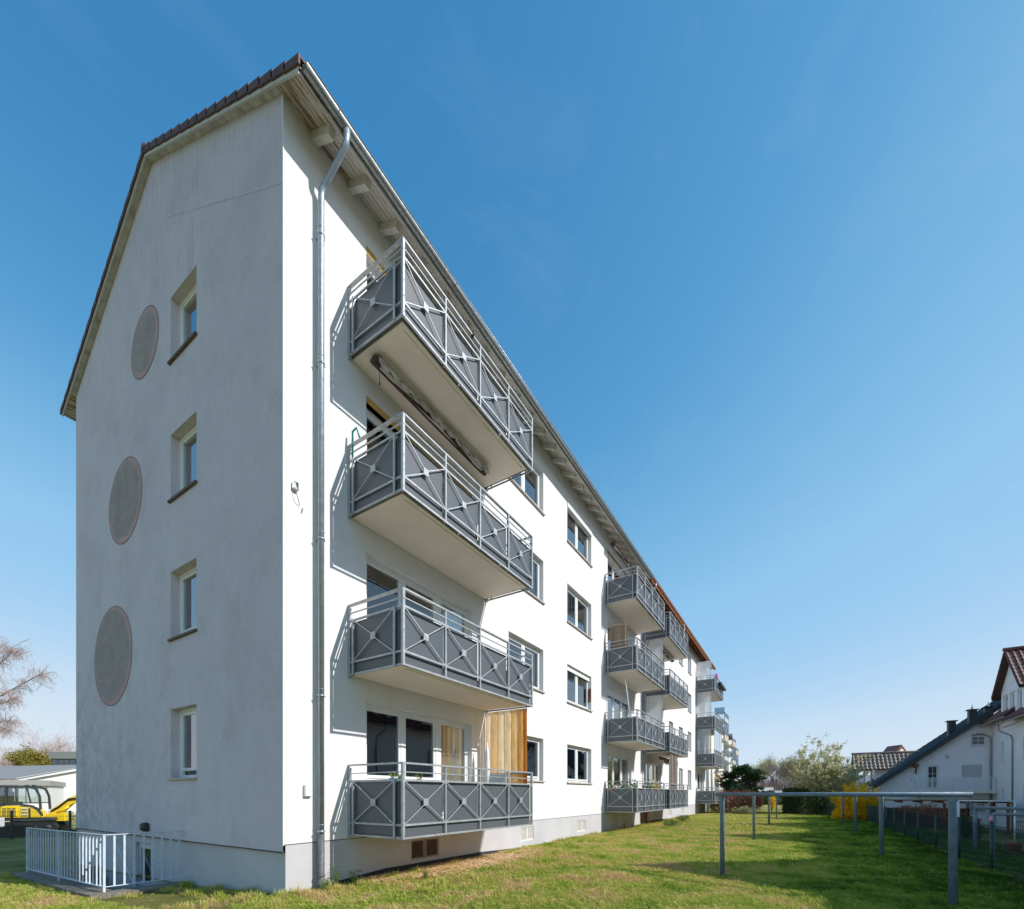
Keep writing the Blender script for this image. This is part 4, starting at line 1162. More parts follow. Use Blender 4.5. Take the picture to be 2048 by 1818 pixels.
# ------------------------------------------------------------------ clothes line frames on the lawn
cf = [((5.41, -5.5), (4.66, -8.57), 'nearest of the blue grey clothes line frames, its beam crossing the right of the lawn'),
      ((13.03, -5.45), (10.61, -8.48), 'second blue grey clothes line frame behind the nearest one'),
      ((21.45, -5.46), (18.14, -8.57), 'third clothes line frame, between the second one and the farthest'),
      ((27.58, -5.54), (24.72, -8.6), 'farthest clothes line frame, near the pale bush')]
for (a, b, lab) in cf:
    t = empty('clothes_line_frame', (a[0], a[1], 0), 0, lab, 'clothes frame', 'clothes line frames on the lawn')
    dx, dy = b[0] - a[0], b[1] - a[1]; L_ = math.hypot(dx, dy); ux, uy = dx / L_, dy / L_
    for (px, py, r_) in ((0, 0, 0.042), (dx, dy, 0.05)):
        q = MB(); q.smooth = True; q.tube([(px, py, -0.15), (px, py, 1.44), (px, py, 1.50)], [r_, r_, r_ * 1.25], 14); q.build('post', M['galvd'], t)
    q = MB(); q.smooth = True; q.tube([(-ux * 0.12, -uy * 0.12, 1.553), (dx + ux * 0.2, dy + uy * 0.2, 1.553)], 0.036, 14)
    bm_ = q.build('crossbar', M['galvd'], t)
    for k in range(5):
        s_ = 0.35 + (L_ - 0.7) * k / 4
        q = MB(); q.smooth = True; q.tube([(ux * s_ + 0.03 * math.cos(x_), uy * s_, 1.495 + 0.022 * math.sin(x_)) for x_ in [i * 0.9 for i in range(7)]], 0.004, 5); q.build('line_hook', M['galvd'], bm_)

# ------------------------------------------------------------------ things on the balconies of block A
# orange translucent strip screen at the end of the near ground floor balcony
def strip_mat(i, c):
    m, nt, bs = mat('amber_strip'); nt.nodes.remove(bs); out = nt.nodes['Material Output']
    v = coords(nt, (3, 3, 0.6))
    n = noise(nt, v, 3.5, 6, 0.7)
    base = ramp(nt, n, [(0.3, tuple(x * 0.62 for x in c)), (0.62, c), (0.8, tuple(min(1, x * 1.15) for x in c))])
    d = nt.nodes.new('ShaderNodeBsdfDiffuse'); t = nt.nodes.new('ShaderNodeBsdfTranslucent')
    nt.links.new(base, d.inputs[0]); nt.links.new(base, t.inputs[0])
    mx = nt.nodes.new('ShaderNodeMixShader'); mx.inputs[0].default_value = 0.85
    nt.links.new(d.outputs[0], mx.inputs[1]); nt.links.new(t.outputs[0], mx.inputs[2]); nt.links.new(mx.outputs[0], out.inputs['Surface'])
    return m
sc_ = empty('privacy_screen', (5.36, 0, 1.0), 0, 'amber coloured strip privacy screen standing at the far end of the lowest near balcony', 'privacy screen')
cols = [(1.0, 0.76, 0.50), (0.86, 0.56, 0.27), (1.0, 0.76, 0.46), (1.0, 0.73, 0.42), (0.90, 0.58, 0.25), (0.78, 0.40, 0.12), (0.52, 0.20, 0.05)]
edges = [-0.01, -0.17, -0.38, -0.58, -0.78, -0.97, -1.13, -1.24]
for i in range(7):
    q = MB(); nn = 5
    a, b = edges[i], edges[i + 1]
    vs = []
    for j in range(nn + 1):
        y = a + (b + 0.006 - a) * j / nn
        xo_ = 0.012 * math.sin(j / nn * math.pi) + (0.008 if i % 2 else 0)
        vs += [(xo_, y, 0.0), (xo_ + (0.02 if i > 5 else 0) * math.sin(j), y, 2.62)]
    q.add(vs, [(2 * j, 2 * j + 2, 2 * j + 3, 2 * j + 1) for j in range(nn)])
    q.build('strip', strip_mat(i, cols[i]), sc_)
for i in range(1, 7):
    q = MB(); q.bar((-0.003, edges[i], 0), (-0.003, edges[i], 2.62), 0.006); q.build('seam', M['timber'], sc_)

# folded parasol and reclined white chair on the lowest near balcony
t = empty('parasol', (4.95, -0.35, 1.02), 0, 'closed white parasol beside the amber screen on the lowest near balcony', 'parasol')
q = MB(); q.smooth = True; q.tube([(0, 0, 0), (0, 0, 1.8)], 0.014, 8); q.build('pole', M['white'], t)
q = MB(); q.smooth = True; q.tube([(0, 0, 0.7), (0, 0, 0.78), (0, 0, 1.55), (0, 0, 1.72)], [0.03, 0.065, 0.045, 0.012], 10); q.build('canopy', M['white'], t)
def garden_chair(x, y, z, rz, lab, m, back=0.6):
    t = empty('garden_chair', (x, y, z), rz, lab, 'garden chair')
    q = MB(); q.cbox(-0.24, 0.24, -0.22, 0.22, 0.42, 0.45); q.build('seat', m, t)
    q = MB(); q.prism([(-0.24, 0.20, 0.45), (0.24, 0.20, 0.45), (0.24, 0.38, 0.45 + back), (-0.24, 0.38, 0.45 + back)], (0, 0.025, 0.008)); q.build('backrest', m, t)
    for sx in (-0.22, 0.22):
        for sy in (-0.2, 0.2):
            q = MB(); q.tube([(sx, sy * 1.15, 0), (sx, sy, 0.43)], 0.013, 6); q.build('leg', M['white'], t)
        q = MB(); q.tube([(sx * 1.1, -0.2, 0.43), (sx * 1.1, -0.2, 0.64), (sx * 1.1, 0.24, 0.66)], 0.013, 6); q.build('armrest', M['white'], t)
    return t
garden_chair(4.45, -0.75, 1.02, R(-90), 'white garden chair with a grey mesh back on the lowest near balcony', M['shutter'], 0.55)
# pots on the inner sill of the lowest door
for i, (px, m_, lab) in enumerate(((2.0, M['blue'], 'blue pot behind the glass of the lowest near balcony, leftmost in the row'), (2.25, M['greenp'], 'green frog shaped pot behind the lowest balcony window'), (2.72, M['terracotta'], 'small brown pot behind the lowest balcony window'))):
    t = empty('flower_pot', (px, -0.25 + 0.1 * (i % 2), 1.02 if False else 1.74), 0, lab.replace('behind the glass of', 'on the ledge of').replace('behind the lowest balcony window', 'on the ledge under the lowest balcony window'), 'flower pot')
    q = MB(); q.smooth = True; q.tube([(0, 0, 0), (0, 0, 0.11), (0, 0, 0.12)], [0.045, 0.065, 0.07], 12); q.build('pot', m_, t)
    q = MB()
    for k in range(14):
        a = k * 2.4; r_ = 0.03 + 0.05 * rnd.random(); h_ = 0.16 + 0.12 * rnd.random()
        q.poly([(0, 0, 0.10), (math.cos(a) * r_ - 0.01, math.sin(a) * r_, h_ * 0.8), (math.cos(a) * r_ * 1.4, math.sin(a) * r_ * 1.4, h_), (math.cos(a) * r_ + 0.01, math.sin(a) * r_, h_ * .75)])
    q.build('leaves', M['leaf_weed'], t)
q = MB(); q.cbox(1.45, 2.95, -0.32, -0.02, 1.70, 1.735); o = q.build('plant_bench', M['white']); tag(o, 'narrow white bench under the lowest near balcony window holding small pots', 'bench')
q.v = q.v

# rolled awnings
def awning(x0, x1, y, z, lab, valance, cloth, hang=0.14):
    t = empty('awning', (x0, y, z), 0, lab, 'awning')
    L_ = x1 - x0
    q = MB(); q.smooth = True; q.tube([(0, 0, 0), (L_, 0, 0)], 0.055, 12); q.build('roller', cloth, t)
    q = MB(); q.bar((0.0, -0.10, -0.05), (L_, -0.10, -0.05), 0.05, 0.05); q.bar((0, 0.09, 0.01), (L_, 0.09, 0.01), 0.03, 0.05); q.build('front_bar', M['rust'], t)
    q = MB(); n = 120; vs = []
    for i in range(n + 1):
        x = L_ * i / n; d = hang * (0.62 + 0.38 * abs(math.sin(i / n * math.pi * 13)))
        vs += [(x, -0.128, -0.02), (x, -0.130 + 0.012 * math.sin(i * 0.4), -0.02 - d)]
    q.add(vs, [(2 * i, 2 * i + 2, 2 * i + 3, 2 * i + 1) for i in range(n)]); q.build('valance', valance, t)
    for xx in (0.05, L_ - 0.05):
        q = MB(); q.bar((xx, -0.1, -0.03), (xx, 0.1, 0.06), 0.05, 0.09); q.tube([(xx - 0.06, 0, -0.02), (xx + 0.06, 0, -0.02)], 0.075, 10); q.build('arm_bracket', M['rust'], t)
    for a, b in ((0.15, 0.46), (0.85, 0.54)):
        q = MB(); q.bar((L_ * a, 0.03, -0.06), (L_ * b, -0.06, -0.07), 0.035, 0.03); q.build('folding_arm', M['rust'], t)
    q = MB(); q.tube([(0.1, -0.02, -0.06), (0.1, -0.03, -0.35)], 0.005, 5); q.tube([(0.1, -0.03, -0.35), (0.1, -0.03, -0.40)], 0.012, 6); q.build('crank_eye', M['rust'], t)
    return t
awning(1.42, 4.75, -0.42, bz[3] - 0.06, 'retracted awning with a mouldy scalloped valance hanging under the topmost near balcony', M['awning_w'], M['boards'])
awning(13.75, 17.6, -0.32, 11.72, 'retracted rusty awning fixed below the eaves over the second topmost balcony', M['rust'], M['boards'], 0.04)
aw2 = awning(19.6, 22.9, -0.75, bz[1] - 0.25, 'striped orange awning above the lowest balcony of the rear block', M['awning'], M['awning'], 0.32)
awning(19.6, 22.9, -0.55, bz[3] - 0.1, 'white rolled awning under the topmost balcony of the rear block', M['white'], M['white'], 0.08)

# woven reed screens
def hung_sheet(name, x0, x1, z0, z1, y, m, lab, bend=0.05, nx_=16, axis='x', slats=0):
    t = None
    q = MB(); vs = []; n = nx_
    for j in range(2):
        for i in range(n + 1):
            a = x0 + (x1 - x0) * i / n; off = bend * math.sin(i * 0.9 + j) * 0.5
            p = (a, y + off, z0 if j == 0 else z1) if axis == 'x' else (y + off, a, z0 if j == 0 else z1)
            vs.append(p)
    q.add(vs, [(i, i + 1, n + 2 + i, n + 1 + i) for i in range(n)])
    q.add([(v_[0] + (0 if axis == 'x' else 0.012), v_[1] + (0.012 if axis == 'x' else 0), v_[2]) for v_ in vs], [(i, i + 1, n + 2 + i, n + 1 + i) for i in range(n)])
    if slats:
        for k in range(slats):
            a = x0 + (x1 - x0) * (k + 0.5) / slats
            if axis == 'x': q.bar((a, y - 0.02, z0), (a, y - 0.02, z1), 0.012)
            else: q.bar((y - 0.02, a, z0), (y - 0.02, a, z1), 0.02)
        for k in range(9):
            zz = z0 + (z1 - z0) * (k + 0.5) / 9
            if axis == 'x': q.bar((x0, y - 0.03, zz), (x1, y - 0.03, zz), 0.012)
            else: q.bar((y - 0.03, x0, zz), (y - 0.03, x1, zz), 0.012)
    o = q.build(name, m); return tag(o, lab, 'reed screen' if 'reed' in name else 'screen')
hung_sheet('reed_screen', -0.18, -0.86, bz[2] + 0.25, bz[2] + 1.95, 13.85, M['reed'], 'brown woven reed screen on the second balcony column one floor below the top', 0.03, 8, 'y', 12)
hung_sheet('reed_screen', 19.55, 21.2, bz[0] + 0.95, bz[1] + 0.0, -1.2, M['reedg'], 'grey reed mat hanging over the lowest balcony of the rear block', 0.06, 14, 'x', 20)
garden_chair(15.4, -0.9, bz[2] + 0.2, R(200), 'brown wooden chair on the second balcony column one floor below the top', M['timber'], 0.95)
q = MB(); q.tube([(14.05, -0.75, bz[1] + 2.6), (14.5, -0.9, bz[1] + 0.4)], 0.022, 6); o = q.build('support_pole', M['white']); tag(o, 'slanting white pole on the second balcony column at first floor height', 'pole')
# plants on the lowest balcony of the second column
for i in range(7):
    px = 13.85 + 0.55 * i; t = empty('potted_plant', (px if i > 2 else 13.8, -1.2 if i > 2 else -0.3 - 0.4 * i, bz[0] + 0.80), 0,
        ['red pot', 'pale green pot', 'small teal pot', 'white pot with trailing leaves', 'round green pot', 'pot with yellow flowers', 'pink pot'][i] + ' with plants on the lowest balcony of the second column', 'potted plant', 'potted plants on the second ground floor balcony')
    q = MB(); q.smooth = True; q.tube([(0, 0, 0), (0, 0, 0.18)], [0.07, 0.10], 10); q.build('pot', [M['red'], M['teal'], M['teal'], M['white'], M['greenp'], M['terracotta'], M['pink']][i], t)
    q = MB()
    for k in range(60):
        a = rnd.random() * 6.28; el = rnd.random(); r_ = 0.20 * rnd.random() + 0.03; h_ = 0.17 + 0.42 * el * rnd.random()
        cx, cy = math.cos(a) * r_, math.sin(a) * r_; s_ = 0.025 + 0.02 * rnd.random(); b_ = rnd.random() * 3
        q.poly([(cx - s_ * math.cos(b_), cy - s_ * math.sin(b_), h_), (cx, cy, h_ + s_), (cx + s_ * math.cos(b_), cy + s_ * math.sin(b_), h_), (cx, cy, h_ - s_)])
    q.build('leaves', M['leaf_weed'] if i != 5 else M['leaf_yellow'], t)
# clip-on things on near railings
q = MB(); q.smooth = True; q.tube([(3.05, -1.33, bz[3] + 1.2), (3.05, -1.38, bz[3] + 1.3)], 0.03, 8); o = q.build('clothes_peg_bag', M['black']); tag(o, 'small black and white bag clipped to the topmost near balcony rail', 'bag')
q = MB(); q.smooth = True; q.tube([(1.2, -0.12, bz[2] + 1.0), (1.2, -0.12, bz[2] + 1.45), (1.22, -0.2, bz[2] + 1.5), (1.22, -0.28, bz[2] + 1.3)], 0.018, 8); o = q.build('garden_hose', M['teal']); tag(o, 'turquoise hose loop at the wall end of the near balcony one floor below the top', 'hose')

# frosted side screens of the rear block balconies
def glass_screen(xx, z0, z1, y0, y1, lab, m='frost', facing=False, L_=3.8):
    t = empty('glass_screen', (xx, 0, z0), 0, lab, 'glass screen')
    if not facing:
        q = MB(); q.box(0, 0.012, y1, y0, 0, z1 - z0); q.build('pane', M[m], t)
        for yy in (y0, y1): q = MB(); q.bar((0.006, yy, 0), (0.006, yy, z1 - z0), 0.03); q.build('post', M['galv'], t)
    else:
        q = MB(); q.box(0, L_, y1, y1 + 0.012, 0, z1 - z0); q.build('pane', M['glass'], t)
        for k in range(4): q = MB(); q.bar((L_ * k / 3, y1, 0), (L_ * k / 3, y1, z1 - z0), 0.025); q.build('post', M['galv'], t)
    return t
flo = ['lowest', 'second lowest', 'second highest', 'topmost']
for k in (1, 2):
    glass_screen(balc['B3'] + 0.06, bz[k] + 1.28, bz[k + 1] + 0.0, -0.05, -0.95, f'frosted side screen above the {flo[k]} balcony of the rear block first column')
glass_screen(balc['B3'] + 4.0, bz[3] + 0.2, bz[3] + 1.9, -0.05, -1.2, 'small clear side screen on the topmost balcony of the rear block first column', 'glass')
for k in (1, 2, 3):
    top_ = bz[k + 1] if k < 3 else bz[3] + 2.35
    glass_screen(balc['B4'] + 0.06, bz[k] + 0.95, top_, -0.05, -1.05, f'frosted side screen on the {flo[k]} balcony of the far column')
glass_screen(balc['B4'], bz[1] + 0.9, bz[2], -0.05, -1.30, 'clear front screen on the second lowest balcony of the far column', 'glass', True)
q = MB(); q.smooth = True; q.tube([(34.9, -1.15, bz[3] + 1.2), (34.9, -1.15, bz[3] + 1.5), (34.95, -1.2, bz[3] + 1.75)], [0.10, 0.17, 0.08], 8); o = q.build('flower_basket', M['magenta']); tag(o, 'magenta flowers on the topmost balcony of the far column', 'flowers')
q = MB(); q.cbox(34.2, 36.9, -1.62, -1.38, bz[3] + 0.72, bz[3] + 0.90); o = q.build('planter_box', M['dark']); tag(o, 'dark planter box hooked outside the topmost balcony of the far column', 'planter')

# ------------------------------------------------------------------ block C far behind with cream balconies
Cb = empty('apartment_building', (0, 0, 0), 0, 'distant cream apartment block with stacked cream balconies seen past the end of the white row', 'apartment building')
def cream_stack(x0, x1, yw, yo, nfl, zb, fh=2.76):
    for k in range(nfl):
        z = zb + fh * k
        q = MB(); q.box(x0, x1, yo, yw, z, z + 0.25); q.box(x0 + 0.1, x1 - 0.1, yo, yo + 0.08, z + 0.25, z + 0.85 if k % 2 else z + 0.55)
        sl = q.build('balcony', M['cream'] if k % 2 else M['white'], Cb)
        q = MB(); q.box(x0 + .02, x1 - .02, yo + 0.01, yo + 0.03, z + 0.9, z + 1.9 if k > nfl - 3 else z + 1.2); q.box(x0 + .02, x0 + .04, yo + .03, yw, z + 0.9, z + 1.9 if k > nfl - 3 else z + 1.2)
        q.build('glass_screen', M['glass_dark'], sl)
        q = MB()
        for j in range(5): q.bar((x0 + (x1 - x0) * j / 4, yo, z), (x0 + (x1 - x0) * j / 4, yo, z + (fh if k < nfl - 1 else 1.2)), 0.07)
        q.bar((x0, yo, z + 1.2), (x1, yo, z + 1.2), 0.05); q.bar((x0, yo, z + 1.2), (x0, yw, z + 1.2), 0.05)
        q.build('railing_frame', M['galvd'], sl)
        q = MB(); q.box(x0 + 0.5, x1 - 0.5, yw - 0.03, yw - 0.01, z + 0.3, z + 2.3); q.build('balcony_door', M['glass_dark'], Cb)
w = MB(); w.box(60, 84, 3.6, 14, 0, 11.2); w.build('wall', M['cream2'], Cb)
w = MB(); w.box(84.2, 106, 5.0, 15, 0, 8.0); w.build('wall', M['cream2'], Cb)
w = MB(); w.box(59.5, 84.1, 3.1, 14.5, 11.2, 11.5); w.build('flat_roof', M['greyf'], Cb)
cream_stack(66.5, 70.5, 3.6, 2.3, 5, 0.9)
cream_stack(75.5, 79.5, 3.6, 2.3, 4, 0.9)
cream_stack(92, 96.5, 5.0, 3.7, 4, 0.9)
# lattice columns and pale pillars next to the rear block
for (cx, lab) in ((38.4, 'white round garden pillar right behind the end of the rear block, the nearer one'), (40.6, 'white round garden pillar behind the end of the rear block, the farther one')):
    q = MB(); q.smooth = True; q.tube([(cx, 0.02, -0.1), (cx, 0.02, 7.8 if cx < 39 else 5.2)], 0.12, 10); o = q.build('pillar', M['white']); tag(o, lab, 'pillar')
t = empty('awning', (42.0, -0.6, 0), 0, 'extended cream awning beyond the lowest balcony of the far column', 'awning')
q = MB(); vs = []
for i in range(9):
    a = i / 8 * math.pi / 2
    vs += [(0, 0.9 - 1.1 * math.sin(a), 1.4 + 2.2 * math.cos(a)), (3.2, 0.9 - 1.1 * math.sin(a), 1.4 + 2.2 * math.cos(a))]
q.add(vs, [(2 * i, 2 * i + 1, 2 * i + 3, 2 * i + 2) for i in range(8)]); q.build('canopy', M['awning'], t)
q = MB(); q.tube([(0, 0.9 - 1.1 * math.sin(i / 8 * math.pi / 2), 1.4 + 2.2 * math.cos(i / 8 * math.pi / 2)) for i in range(9)], 0.04, 6); q.build('hoop', M['timber'], t)

# ------------------------------------------------------------------ terrace houses across the lawn
GD = -1.0
def tiles_plane(par, O, U, V, nu, nv, m, name='roof_covering', stuff=True, curve=0.035, thick=0.03):
    """pantile field: O corner at the eaves, U along the eaves, V up the slope; each tile has its own roll and step"""
    O = Vector(O); U = Vector(U); V = Vector(V); n_ = U.cross(V).normalized()
    if n_.z < 0: n_ = -n_
    q = MB(); vs = []; fs = []
    for j in range(nv):
        for i in range(nu):
            b = len(vs)
            for (jj, lift) in ((j, thick), (j + 1.08, 0.0)):
                for s_ in range(5):
                    u = (i + s_ / 4) / nu; cz = curve * math.sin(s_ / 4 * 2 * math.pi)
                    p = O + U * u + V * (min(jj, nv) / nv) + n_ * (lift + cz)
                    vs.append(tuple(p))
            for s_ in range(4): fs.append((b + s_, b + s_ + 1, b + 6 + s_, b + 5 + s_))
    q.add(vs, fs)
    q.add([tuple(O - n_ * 0.03), tuple(O + U - n_ * 0.03), tuple(O + U + V - n_ * 0.03), tuple(O + V - n_ * 0.03)], [(0, 1, 2, 3)])
    o = q.build(name, m, par)
    if stuff: o['kind'] = 'stuff'
    return o

WT = -19.0
def house_window(par, x, z, w_, h_, y=WT, shut=False, frame=True, rz=R(180), bars=True):
    """window in a wall that faces +Y (rz 180): x is the far edge"""
    o = window(par, x, y, z, rz, w_, h_, [(0.055, w_ - 0.055, 0.12)], reveal=0.10, curtains=[(0.05, w_ - 0.05, 0.1, h_ - 0.1, 'shutter' if shut else 'curtain_w', 'flat' if shut else 0.1)], sill='white', gl='glass', bars=bars and not shut, room=False)
    q = MB(); q.box(0.02, w_ - 0.02, 0.30, 0.32, 0, h_); q.build('back', M['room'], o)
    return o

def dormer(par, cx, lab=True, vis=True):
    hw, ze, zr, y0 = 2.05, 8.75, 11.35, WT + 0.15
    zg = 6.9
    q = MB()
    holes = [(cx - 0.45 + d_, cx + 0.45 + d_, 7.05, 8.45) for d_ in (-1.25, 0, 1.25)]
    wall_with_holes(q, cx - hw, cx + hw, 6.3, ze, holes if vis else [], 0.12, lambda a, b, c: (a, y0 - b, c))
    q.poly([(cx - hw, y0, ze), (cx + hw, y0, ze), (cx, y0, ze + hw * 1.13)])
    for s_ in (-1, 1): q.poly([(cx + s_ * hw, y0, 6.3), (cx + s_ * hw, y0, ze), (cx + s_ * hw, y0 - 4.0, ze), (cx + s_ * hw, y0 - 4.0, 6.3)])
    q.build('dormer_wall', M['hwall'], par)
    zrr = ze + hw * 1.13
    for s_ in (-1, 1):
        ex = cx + s_ * (hw + 0.42); ez = ze - 0.42 * 1.13
        tiles_plane(par, (ex, y0 + 0.42, ez + 0.22), (0, -5.6, 0), (cx - ex, 0, zrr - ez), 18 if vis else 6, 9 if vis else 3, M['tile_red'])
        q = MB(); q.prism([(ex, y0 + 0.40, ez + 0.02), (cx, y0 + 0.40, zrr + 0.02), (cx, y0 + 0.40, zrr + 0.24), (ex, y0 + 0.40, ez + 0.24)], (0, -0.42 if False else -5.6, 0)); q.build('dormer_roof', M['timber_d'], par)
    q = MB(); q.smooth = True; q.tube([(cx, y0 + 0.46, zrr + 0.30), (cx, y0 - 5.6, zrr + 0.30)], 0.11, 8); q.build('ridge_tile', M['tile_red'], par)
    if vis:
        for i, d_ in enumerate((-1.25, 0, 1.25)):
            window(par, cx + 0.45 + d_, y0, 7.05, R(180), 0.9, 1.4, [(0.05, 0.85, 0.12)], 0.10, [(0.05, 0.85, 0.1, 1.3, 'shutter', 'flat')] if i == 2 else [(0.05, 0.85, 0.1, 1.3, 'curtain_w', 0.1)], True, 'white')

def main_roof(par, x0, x1, ye, ze, yr, zr, m, mi='timber', nu=None):
    tiles_plane(par, (x0, ye, ze + 0.16), (x1 - x0, 0, 0), (0, yr - ye, zr - ze), nu or max(2, int((x1 - x0) / 0.3)), 18, m)
    q = MB(); q.prism([(x0, ye, ze), (x0, yr, zr), (x0, yr, zr + 0.14), (x0, ye, ze + 0.14)], (x1 - x0, 0, 0)); q.build('roof_deck', M['timber_d'], par)
    q = MB(); q.prism([(x0, 2 * yr - ye, ze), (x0, yr, zr), (x0, yr, zr + 0.14), (x0, 2 * yr - ye, ze + 0.14)], (x1 - x0, 0, 0)); q.build('roof_deck', M[mi], par)
    q = MB(); q.smooth = True; q.tube([(x0, yr, zr + 0.22), (x1, yr, zr + 0.22)], 0.11, 8); q.build('ridge_tile', m, par)

def row_house(x0, x1, ye_z, cx, lab, vis, step=0.0):
    h = empty('row_house', (0, 0, 0), 0, lab, 'row house', 'row houses across the lawn')
    yw = WT + step
    q = MB()
    holes = []
    if vis: holes = [(x0 + 1.2, x0 + 2.6, 1.4, 3.0), (x1 - 1.9 if vis != 2 else 42.1, x1 - 1.3 if vis != 2 else 42.7, 3.85, 5.27), (x1 - 1.9 if vis != 2 else 42.1, x1 - 1.3 if vis != 2 else 42.7, 0.56, 1.95)]
    if vis == 2: holes = holes[1:]
    wall_with_holes(q, x0, x1, GD - 0.3, ye_z + 0.3, holes, 0.12, lambda a, b, c: (a, yw - b, c)); 
    q.poly([(x0, yw, GD), (x0, yw, ye_z), (x0, yw - 8, ye_z), (x0, yw - 8, GD)]); q.poly([(x0, yw, ye_z), (x0, yw - 8.5, ye_z), (x0, yw - 4.2, 11)])
    q.build('wall', M['hwall'], h)
    for hl in holes:
        window(h, hl[1], yw, hl[2], R(180), hl[1] - hl[0], hl[3] - hl[2], [(0.05, hl[1] - hl[0] - 0.05, 0.12)], 0.10, [(0.03, hl[1] - hl[0] - 0.03, 0.1, hl[3] - hl[2] - 0.1, 'curtain_g', 'flat')], True, 'white', gl='glass_clear', bars=(0.33, 0.66))
    main_roof(h, x0 - 0.02, x1 - 0.01 if vis != 2 else x1 + 0.0, yw + 0.62, ye_z - 0.02, -24.0, 12.8 if x0 < 33 else 11.9, M['tile_red'], nu=None if vis else 12)
    # gutter and pipe
    q = MB(); q.smooth = True; n = 8
    rr = [(yw + 0.70 + 0.075 * math.cos(math.pi + math.pi * i / n), ye_z + 0.03 + 0.075 * math.sin(math.pi + math.pi * i / n)) for i in range(n + 1)]
    q.add([(x0 - 0.1, p[0], p[1]) for p in rr] + [(x1 + 0.5, p[0], p[1]) for p in rr], [(i, i + 1, n + 2 + i, n + 1 + i) for i in range(n)]); q.build('gutter', M['zinc'], h)
    q = MB(); q.smooth = True; xp = x1 + (0.1 if vis != 2 else -0.1)
    q.tube([(x1 + 0.35, yw + 0.70, ye_z - 0.05), (x1 + 0.35, yw + 0.70, ye_z - 0.35), (x1 + 0.25, yw + 0.62, ye_z - 0.55), (xp, yw + 0.16, ye_z - 0.85), (xp, yw + 0.09, ye_z - 1.1), (xp, yw + 0.09, GD)], 0.055, 10); q.build('downpipe', M['zinc'], h)
    if cx is not None: dormer(h, cx, vis=bool(vis))
    return h

Hn = row_house(39.7, 44.5, 6.75, 40.0, 'white row house with a tall red tiled gable dormer beside the long dark roof', 2)
Hm = row_house(33.4, 39.7, 6.35, 32.4, 'white row house at the right edge with a zinc gutter and downpipe', 1, 0.12)
xk = 33.4
for i, cx in enumerate((25.4, 18.0, 9.6, 2.2)):
    row_house(xk - 7.4 if i < 3 else -1.0, xk, 6.6, cx, ['fifth', 'fourth', 'third', 'second'][i] + ' row house counted from the near end, opposite the long facade', 1 if i > 0 else 0)
    xk -= 7.4
for i, cx in enumerate((-5.4,)):
    pass

# far unit with the long roof running down towards the lawn
HG = empty('gable_house', (0, 0, 0), 0, 'white house with long dark roof sloping down to the left and an arched attic window', 'house')
sx = 44.5
fr_ = lambda y: 2.30 + (-11.9 - y) * 0.80 + 0.22      # top of verge
q = MB()
gh = [(-16.0, -15.3 + 0.0, 1.98, 3.85), (-19.0 + 0.0, -17.75, 5.45, 6.35), (-18.45, -17.35, 2.85, 3.80), (-18.75, -17.5, 0.1, 1.25)]
wall_with_holes(q, -19.0, -14.6, GD - 0.2, 3.9, [gh[0], gh[2], gh[3]], 0.12, lambda a, b, c: (sx + b, a, c))
wall_with_holes(q, -19.0, -17.2, 3.9, 6.15, [(-18.7, -17.85, 5.25, 6.05)], 0.12, lambda a, b, c: (sx + b, a, c))
q.poly([(sx, -17.2, 3.9), (sx, -14.6, 3.9), (sx, -14.6, fr_(-14.6) - 0.45), (sx, -17.2, fr_(-17.2) - 0.45)])
q.poly([(sx, -19.0, 6.15), (sx, -17.2, 6.15), (sx, -17.2, fr_(-17.2) - 0.45), (sx, -19.0, fr_(-19.0) - 0.45)])
q.poly([(sx, -14.6, GD - 0.2), (sx, -12.35, GD - 0.2), (sx, -12.35, fr_(-12.35) - 0.42), (sx, -14.6, fr_(-14.6) - 0.45)])
q.poly([(sx, -12.35, GD), (sx + 9, -12.35, GD), (sx + 9, -12.35, 2.2), (sx, -12.35, 2.2)])
q.build('wall', M['hwall'], HG)
tiles_plane(HG, (sx - 0.5, -11.85, 2.26), (9.5, 0, 0), (0, -11.6, 11.6 * 0.80), 30, 30, M['tile_dark'])
q = MB(); q.prism([(sx - 0.55, -11.85, 1.90), (sx - 0.55, -23.5, 1.90 + 11.65 * 0.80), (sx - 0.55, -23.5, 2.24 + 11.65 * 0.80), (sx - 0.55, -11.85, 2.24)], (0.04, 0, 0)); q.build('verge_cladding', M['slate'], HG)
q = MB(); q.prism([(sx - 0.51, -11.85, 1.98), (sx - 0.51, -23.5, 1.98 + 11.65 * 0.80), (sx - 0.51, -23.5, 2.02 + 11.65 * 0.80), (sx - 0.51, -11.85, 2.02)], (0.50, 0, 0)); q.build('verge_soffit', M['timber'], HG)
q = MB(); q.cbox(sx - 0.5, sx - 0.01, -14.75, -14.45, 3.7, 4.0, 0.02); q.bar((sx - 0.1, -14.6, 3.2), (sx - 0.4, -14.6, 3.72), 0.1); q.build('purlin_end', M['timber'], HG)
window(HG, sx, -15.3, 1.98, R(-90), 0.70, 1.87, [(0.05, 0.65, 0.12)], 0.10, [(0.05, 0.65, 0.1, 0.9, 'curtain_w', 0.12)], True, None, gl='glass_clear', bars=(0.33, 0.66))
window(HG, sx, -17.85, 5.25, R(-90), 0.85, 0.80, [(0.04, 0.81, 0.10)], 0.10, [], True, 'white', bars=(0.5,))
o = window(HG, sx, -17.35, 2.85, R(-90), 1.10, 0.95, [(0.05, 1.05, 0.12)], 0.10, [], True, 'white')
q = MB()
for k in range(14): q.box(0.03, 1.07, 0.03, 0.05, k * 0.068, k * 0.068 + 0.062)
q.build('roller_shutter', M['shutter'], o)
